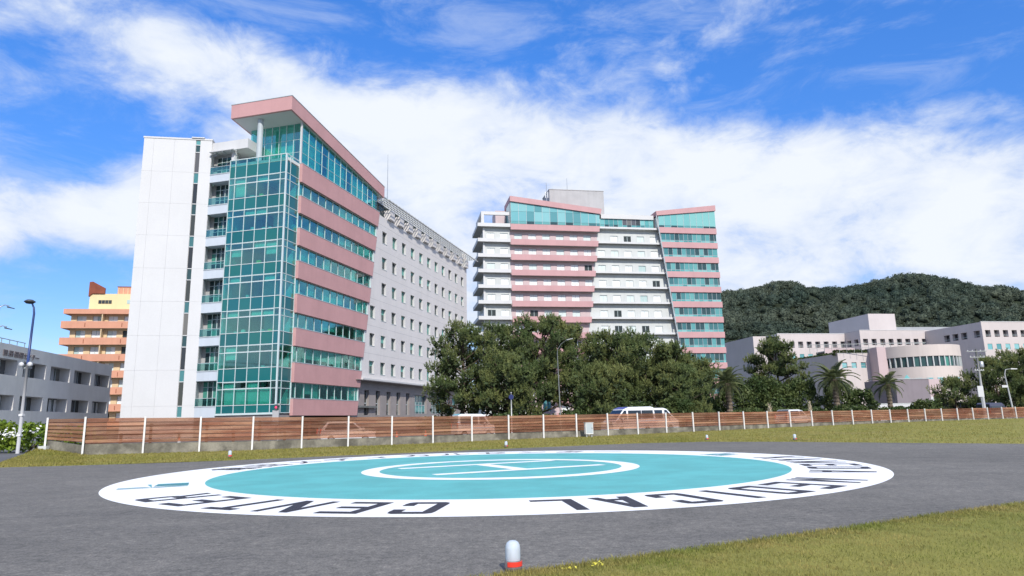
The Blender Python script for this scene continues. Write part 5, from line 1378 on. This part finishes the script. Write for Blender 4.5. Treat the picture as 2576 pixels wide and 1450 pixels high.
# ================================================================== vehicles
def vehicle(name, label, cat, loc, rz, L, Wd, prof, belt, roof, wheels, paint, roofpaint, wins, wr=.33, group=None):
    """prof: closed side outline (x, z); body narrows above the belt line"""
    root = thing(name, label, cat, loc, rz, group)
    def yw(z): return Wd / 2 * (1 - .14 * max(0, (z - belt) / (roof - belt)) ** 1.2 - .05 * max(0, (.5 - z) / .5))
    n = len(prof); vs = [(x, s_ * yw(z), z) for s_ in (-1, 1) for x, z in prof]
    body = MB().add(vs, [tuple(range(n - 1, -1, -1)), tuple(range(n, 2 * n))] + [(i, (i + 1) % n, (i + 1) % n + n, i + n) for i in range(n)])
    body.build('body', paint, root, bevel=.05)
    if roofpaint != paint:
        top = [(x, z) for x, z in prof if z > roof - .32]
        r_ = MB()
        for (xa, za), (xb, zb_) in zip(top[:-1], top[1:]):
            r_.quad((xa, -yw(za) * .99, za + .012), (xb, -yw(zb_) * .99, zb_ + .012), (xb, yw(zb_) * .99, zb_ + .012), (xa, yw(za) * .99, za + .012))
        r_.build('roof_skin', roofpaint, root)
    for w_ in wins:
        for s_ in (-1, 1):
            MB().add([(x, s_ * (yw(z) + .012), z) for x, z in w_], [tuple(range(len(w_)))]).build('side_window', 'car_glass', root)
    # windscreen and rear window from the outline edges that rise above the belt
    ed = sorted([(prof[i], prof[(i + 1) % n]) for i in range(n)], key=lambda e: -abs(e[0][1] - e[1][1]))
    ed = [e for e in ed if min(e[0][1], e[1][1]) >= belt - .12 and abs(e[0][1] - e[1][1]) > .22][:2]
    for (xa, za), (xb, zb_) in ed:
        nx, nz = (zb_ - za), -(xb - xa); l_ = math.hypot(nx, nz); sg = 1 if nx * (xa + xb) > 0 else -1; nx, nz = sg * nx / l_ * .015, sg * nz / l_ * .015
        pa, pb = .08, .92
        A = (xa + (xb - xa) * pa + nx, za + (zb_ - za) * pa + nz); B = (xa + (xb - xa) * pb + nx, za + (zb_ - za) * pb + nz)
        MB().quad((A[0], -yw(A[1]) * .90, A[1]), (A[0], yw(A[1]) * .90, A[1]), (B[0], yw(B[1]) * .90, B[1]), (B[0], -yw(B[1]) * .90, B[1])).build('windscreen', 'car_glass', root)
    for x in wheels:
        for s_ in (-1, 1):
            y0 = s_ * (Wd / 2 - .20)
            t_ = MB(); vs = []
            for (r_, dy) in ((wr * .62, 0), (wr, .02), (wr, .18), (wr * .62, .21)):
                vs += [(x + r_ * math.cos(2 * PI * k / 18), y0 + s_ * dy, wr + r_ * math.sin(2 * PI * k / 18)) for k in range(18)]
            t_.add(vs, [(i * 18 + k, i * 18 + (k + 1) % 18, (i + 1) * 18 + (k + 1) % 18, (i + 1) * 18 + k) for i in range(3) for k in range(18)])
            t_.build('tyre', 'tyre', root, True)
            MB().add([(x + wr * .62 * math.cos(2 * PI * k / 18), y0 + s_ * .205, wr + wr * .62 * math.sin(2 * PI * k / 18)) for k in range(18)], [tuple(range(18))]).build('rim', 'steel', root)
    xf = max(p[0] for p in prof); xr = min(p[0] for p in prof)
    for s_ in (-1, 1):
        bar('headlight', root, 'white_paint', xf - .10, xf + .012, s_ * Wd * .36 - .16, s_ * Wd * .36 + .16, belt - .28, belt - .10)
        bar('tail_light', root, 'red_plastic', xr - .012, xr + .08, s_ * Wd * .42 - .08, s_ * Wd * .42 + .08, belt - .25, belt + .15)
    for s_ in (-1, 1):
        bar('side_mirror', root, paint, xf - 1.05, xf - .93, s_ * (Wd / 2 + .02), s_ * (Wd / 2 + .2), belt + .02, belt + .22)
    bar('bumper', root, 'plastic_grey', xf - .08, xf + .04, -Wd * .46, Wd * .46, .25, .45)
    return root
VAN_HI = [(-2.35, .3), (2.25, .3), (2.35, .55), (2.32, 1.0), (1.98, 1.22), (1.05, 2.16), (.5, 2.34), (-1.9, 2.36), (-2.2, 2.28), (-2.33, 1.2)]
vehicle('high_roof_van', 'high-roof van with blue front roof and white sides behind the fence', 'van', (10.1, 61.2, 0), R(207), 4.7, 1.88, VAN_HI, 1.2, 2.36, (-1.35, 1.45), 'white_car', 'white_car',
        [[(1.72, 1.35), (.85, 1.35), (.85, 2.04), (1.08, 2.04)], [(.65, 1.35), (-.75, 1.35), (-.75, 2.04), (.65, 2.04)], [(-.82, 1.35), (-2.05, 1.35), (-2.05, 2.04), (-.82, 2.04)]])
_v = bpy.data.objects['high_roof_van']
MB().add([(x, s_ * .76, z + .015) for s_ in (-1, 1) for x, z in ((1.07, 2.165), (.52, 2.34), (.1, 2.348))], [(0, 1, 4, 3), (1, 2, 5, 4)]).build('blue_roof_front', 'blue_car', _v)
VAN_LO = [(-2.3, .3), (2.2, .3), (2.32, .55), (2.28, 1.0), (1.95, 1.2), (1.15, 2.05), (.8, 2.16), (-2.0, 2.18), (-2.22, 2.05), (-2.3, 1.1)]
vehicle('white_van', 'plain white van parked behind the high-roof van, facing right', 'van', (12.75, 64.0, .08), R(20), 4.6, 1.75, VAN_LO, 1.15, 2.18, (-1.35, 1.4), 'white_car', 'white_car',
        [[(1.65, 1.28), (.85, 1.28), (.85, 1.98), (1.08, 1.98)], [(.62, 1.28), (-.6, 1.28), (-.6, 1.98), (.62, 1.98)], [(-.68, 1.28), (-2.05, 1.28), (-2.05, 1.98), (-.68, 1.98)]])
KEI = [(-1.65, .28), (1.6, .28), (1.68, .5), (1.64, .95), (1.25, 1.08), (.85, 1.78), (.5, 1.88), (-1.3, 1.9), (-1.55, 1.8), (-1.64, 1.0)]
vehicle('mini_van', 'boxy mini van with a light blue roof just above the fence top', 'van', (-3.5, 57.0, .12), R(28), 3.3, 1.48, KEI, 1.02, 1.9, (-1.05, 1.1), 'white_car', 'cyan_car',
        [[(1.05, 1.1), (.3, 1.1), (.3, 1.66), (.72, 1.66)], [(.15, 1.1), (-1.4, 1.1), (-1.4, 1.66), (.15, 1.66)]], .28)
WAG = [(-2.0, .28), (2.0, .28), (2.1, .5), (2.02, .78), (1.2, .95), (.45, 1.52), (0, 1.62), (-1.5, 1.62), (-1.95, 1.1), (-2.05, .7)]
vehicle('estate_car', 'white estate car seen dimly through the fence slats', 'car', (-12.9, 52.6, 0), R(26), 4.1, 1.68, WAG, .95, 1.62, (-1.25, 1.3), 'white_car', 'white_car',
        [[(.85, 1.02), (0, 1.02), (0, 1.5), (.35, 1.5)], [(-.12, 1.02), (-1.75, 1.02), (-1.45, 1.5), (-.12, 1.5)]], .3)
vehicle('parked_car', 'white car whose roof shows above the fence below the layered pine', 'car', (29.3, 72.4, .25), R(30), 4.1, 1.68, WAG, .95, 1.62, (-1.25, 1.3), 'white_car', 'white_car',
        [[(.85, 1.02), (0, 1.02), (0, 1.5), (.35, 1.5)], [(-.12, 1.02), (-1.75, 1.02), (-1.45, 1.5), (-.12, 1.5)]], .3)
vehicle('parked_van', 'dark blue van roof above the fence near the right edge', 'van', (61.8, 89.0, .1), R(30), 4.6, 1.75, VAN_LO, 1.15, 2.18, (-1.35, 1.4), 'dark_car', 'dark_car',
        [[(1.65, 1.22), (.85, 1.24), (.85, 1.76), (1.12, 1.76)], [(.65, 1.24), (-2.05, 1.24), (-2.05, 1.76), (.65, 1.76)]])

# ================================================================== street furniture
def tube_thing(name, label, cat, loc, parts, group=None, rz=0):
    root = thing(name, label, cat, loc, rz, group)
    for nm, m, pts, rad in parts: MB().tube(pts, rad, 10).build(nm, m, root, True)
    return root
L1 = tube_thing('street_lamp', 'tall curved street lamp with round head in front of the grey office', 'street lamp', (-32.35, 45, 0),
    [('pole', 'concrete_grey', [(0, 0, 0), (0, 0, 5.8)], [.11, .09]), ('upper_pole', 'lamp_blue', [(0, 0, 5.8), (.02, 0, 8), (.04, 0, 9.2), (-.02, 0, 9.6), (-.16, 0, 9.88)], [.085, .075, .07, .06, .05])])
MB().lathe([(0, .14), (.18, .12), (.33, .02), (.34, -.03), (.30, -.05), (.22, -.13), (.0, -.17)], 20).build('lamp_head', 'dark_metal', L1, True).location = (-.34, 0, 10.03)
for s_ in (-1, 1):
    o = MB().lathe([(0, -.1), (.12, -.08), (.16, .12), (0, .14)], 12).build('floodlight', 'white_paint', L1, True); o.location = (s_ * .28, -.12, 5.75); o.rotation_euler = (R(80), 0, 0)
bar('floodlight_bracket', L1, 'galv', -.3, .3, -.04, .04, 5.5, 5.6)
for z in (2.4, 1.1): bar('pole_band', L1, 'post_white', -.125, .125, -.125, .125, z, z + .12)
L2 = tube_thing('street_lamp', 'double armed street lamp cut off by the left edge', 'street lamp', (-46.3, 60, 0),
    [('pole', 'steel', [(0, 0, 0), (0, 0, 12.6)], [.12, .07]), ('arm', 'steel', [(0, 0, 12.4), (.5, 0, 12.62), (.9, 0, 12.5)], .04), ('arm', 'steel', [(0, 0, 10.5), (.5, 0, 10.72), (.9, 0, 10.6)], .04)])
for z in (12.42, 10.52): MB().prism([(.75, .06), (1.35, -.12), (1.3, -.18), (.8, -.08)], -.12, .12).build('lamp_head', 'dark_metal', L2).location = (0, 0, z)
L3 = tube_thing('street_lamp', 'slim street lamp standing in front of the pine grove', 'street lamp', (4.95, 74, 0),
    [('pole', 'lamp_grey', [(0, 0, 0), (-.15, 0, 8.4), (-.1, 0, 8.9), (.3, 0, 9.5), (1.0, 0, 10.0)], [.07, .05, .04, .035, .03])])
MB().prism([(.8, .02), (1.5, .18), (1.52, .08), (.85, -.08)], -.14, .14).build('lamp_head', 'galv', L3).location = (.1, 0, 9.95)
L4 = tube_thing('street_lamp', 'street lamp with bent arm in front of the right-hand pines', 'street lamp', (64.5, 89, 0),
    [('pole', 'galv', [(0, 0, 0), (-.45, 0, 5.9), (-.25, 0, 6.5), (.45, 0, 6.6)], [.11, .08, .06, .05])])
MB().prism([(.35, .06), (1.2, .02), (1.2, -.08), (.4, -.08)], -.14, .14).build('lamp_head', 'plastic_grey', L4).location = (0, 0, 6.6)
bar('pole_sign', L4, 'white_paint', -1.1, -.35, -.1, -.04, 4.2, 4.5)
UP = tube_thing('utility_pole', 'concrete utility pole with cross arms near the right edge', 'pole', (59.4, 87, 0), [('pole', 'concrete_grey', [(0, 0, 0), (0, 0, 9.1)], [.17, .11])])
for z, w_ in ((8.75, 1.3), (8.0, 1.0), (6.3, .6)):
    bar('cross_arm', UP, 'galv', -w_, w_, -.12, -.04, z, z + .1)
    for q in (-w_ * .85, -w_ * .4, w_ * .4, w_ * .85): MB().lathe([(.05, 0), (.07, .05), (.04, .12), (0, .14)], 8, (q, -.08, z + .1)).build('insulator', 'white_paint', UP, True)
MB().lathe([(0, 0), (.26, 0), (.28, .1), (.28, .7), (.2, .8), (0, .82)], 14, (.42, 0, 6.7)).build('transformer', 'steel', UP, True)
SG = thing('notice_board', 'white notice board on a post beside the utility pole', 'sign', (58.0, 85.2, 0), 0)
bar('board', SG, 'white_paint', -.36, .36, -.03, .03, 3.0, 4.35); bar('post', SG, 'galv', -.05, .05, .032, .12, 0, 4.2)
RS = thing('road_sign', 'round blue road sign on a thin white pole behind the fence', 'sign', (-.27, 58.0, 0), 0)
MB().tube([(0, 0, 0), (0, 0, 3.72)], .045, 8).build('pole', 'post_white', RS, True)
MB().lathe([(0, -.02), (.21, -.02), (.21, .02), (0, .02)], 24).build('disc', 'navy_sign', RS).matrix_local = Matrix.Translation((0, -.07, 3.36)) @ Matrix.Rotation(R(90), 4, 'X')
MB().lathe([(0, 0), (.06, 0), (.06, .05), (0, .06)], 10, (0, 0, 3.7)).build('finial', 'white_paint', RS)
# crossing signal with red lamp by the glass tower
TS = thing('crossing_signal', 'grey signal box with a small red light below the glass tower', 'signal', (-21.5, 62, 0), R(5))
MB().tube([(.16, .1, 0), (.16, .1, 3.3)], .06, 8).build('pole', 'galv', TS, True)
bar('cabinet', TS, 'concrete_grey', -.34, .22, -.16, .04, 1.5, 2.75)
bar('lamp_box', TS, 'dark_metal', -.16, .10, -.22, .03, 2.76, 3.28)
bar('hood', TS, 'galv', .06, .32, -.12, .06, 3.2, 3.36)
m = bpy.data.materials.new('red_lamp'); m.use_nodes = True
p_ = m.node_tree.nodes['Principled BSDF']; p_.inputs['Base Color'].default_value = (.6, .02, .05, 1); p_.inputs['Emission Color'].default_value = (1, .03, .10, 1); p_.inputs['Emission Strength'].default_value = 1.6
MATS['red_lamp'] = m
MB().lathe([(0, 0), (.09, 0), (.07, .04), (0, .05)], 14).build('red_lens', 'red_lamp', TS, True).matrix_local = Matrix.Translation((-.03, -.221, 3.02)) @ Matrix.Rotation(R(90), 4, 'X')
# white cabinet in front of the fence
CB = thing('utility_cabinet', 'small white utility cabinet on two legs in front of the fence', 'cabinet', (5.35, 50.2, .10), R(20))
MB().box(-.30, .30, -.14, .14, .22, 1.02).build('body', 'post_white', CB, bevel=.015)
bar('lid', CB, 'white_paint', -.33, .33, -.17, .17, 1.022, 1.06)
for q in (-.2, .2): bar('leg', CB, 'galv', q - .05, q + .05, -.06, .06, -.1, .22)
bar('door_line', CB, 'frame_grey', -.26, .26, -.144, -.141, .28, .98)
bar('lock', CB, 'dark_metal', .18, .22, -.155, -.145, .6, .68)
# traffic cones behind the fence
def cone(loc, label):
    c = thing('traffic_cone', label, 'traffic cone', loc, 0, 'traffic cones behind the fence')
    MB().box(-.2, .2, -.2, .2, 0, .03).build('foot', 'orange_plastic', c)
    MB().lathe([(.15, .03), (.03, .70), (0, .71)], 16).build('body', 'orange_plastic', c, True)
    MB().lathe([(.108, .32), (.082, .46)], 16).build('reflective_sleeve', 'white_paint', c, True)
cone((-28.6, 46.6, .25), 'orange cone behind the second fence bay from the left')
cone((-23.1, 47.5, .1), 'orange cone in front of the white tower foot')
cone((-9.0, 52.5, .1), 'orange cone behind the fence right of the white estate car')
cone((-7.0, 54.0, .1), 'farther orange cone right of the estate car behind the slats')
# low white boundary wall on the right
BWl = thing('boundary_wall', 'long low white wall behind the fence on the right', 'wall', (54.5, 104.0, 0), R(4))
bar('wall', BWl, 'white_paint', 0, 19, 0, .25, 0, 2.55); bar('coping', BWl, 'concrete_light', -.05, 19.05, -.05, .3, 2.552, 2.65)
BW2 = thing('hospital_annex_wall', 'pale pink hut wall with a blue window seen between the pine trunks', 'wall', (3.2, 104.0, 0), R(4))
bar('wall', BW2, 'pink_light', 0, 3.2, 0, 2, 0, 5.6); bar('window', BW2, 'glass_sky', 1.2, 2.3, -.04, -.002, 2.6, 4.4); bar('window_frame', BW2, 'frame_white', 1.7, 1.78, -.07, -.042, 2.6, 4.4)
MB().prism([(-.3, 5.602), (3.5, 5.602), (1.6, 6.6)], -.3, 2.3).build('roof', 'roof_grey', BW2)
for o in bpy.data.objects:
    if o.type == 'MESH' and o.parent is None and 'kind' not in o.keys() and 'label' not in o.keys(): print('UNLABELLED', o.name)
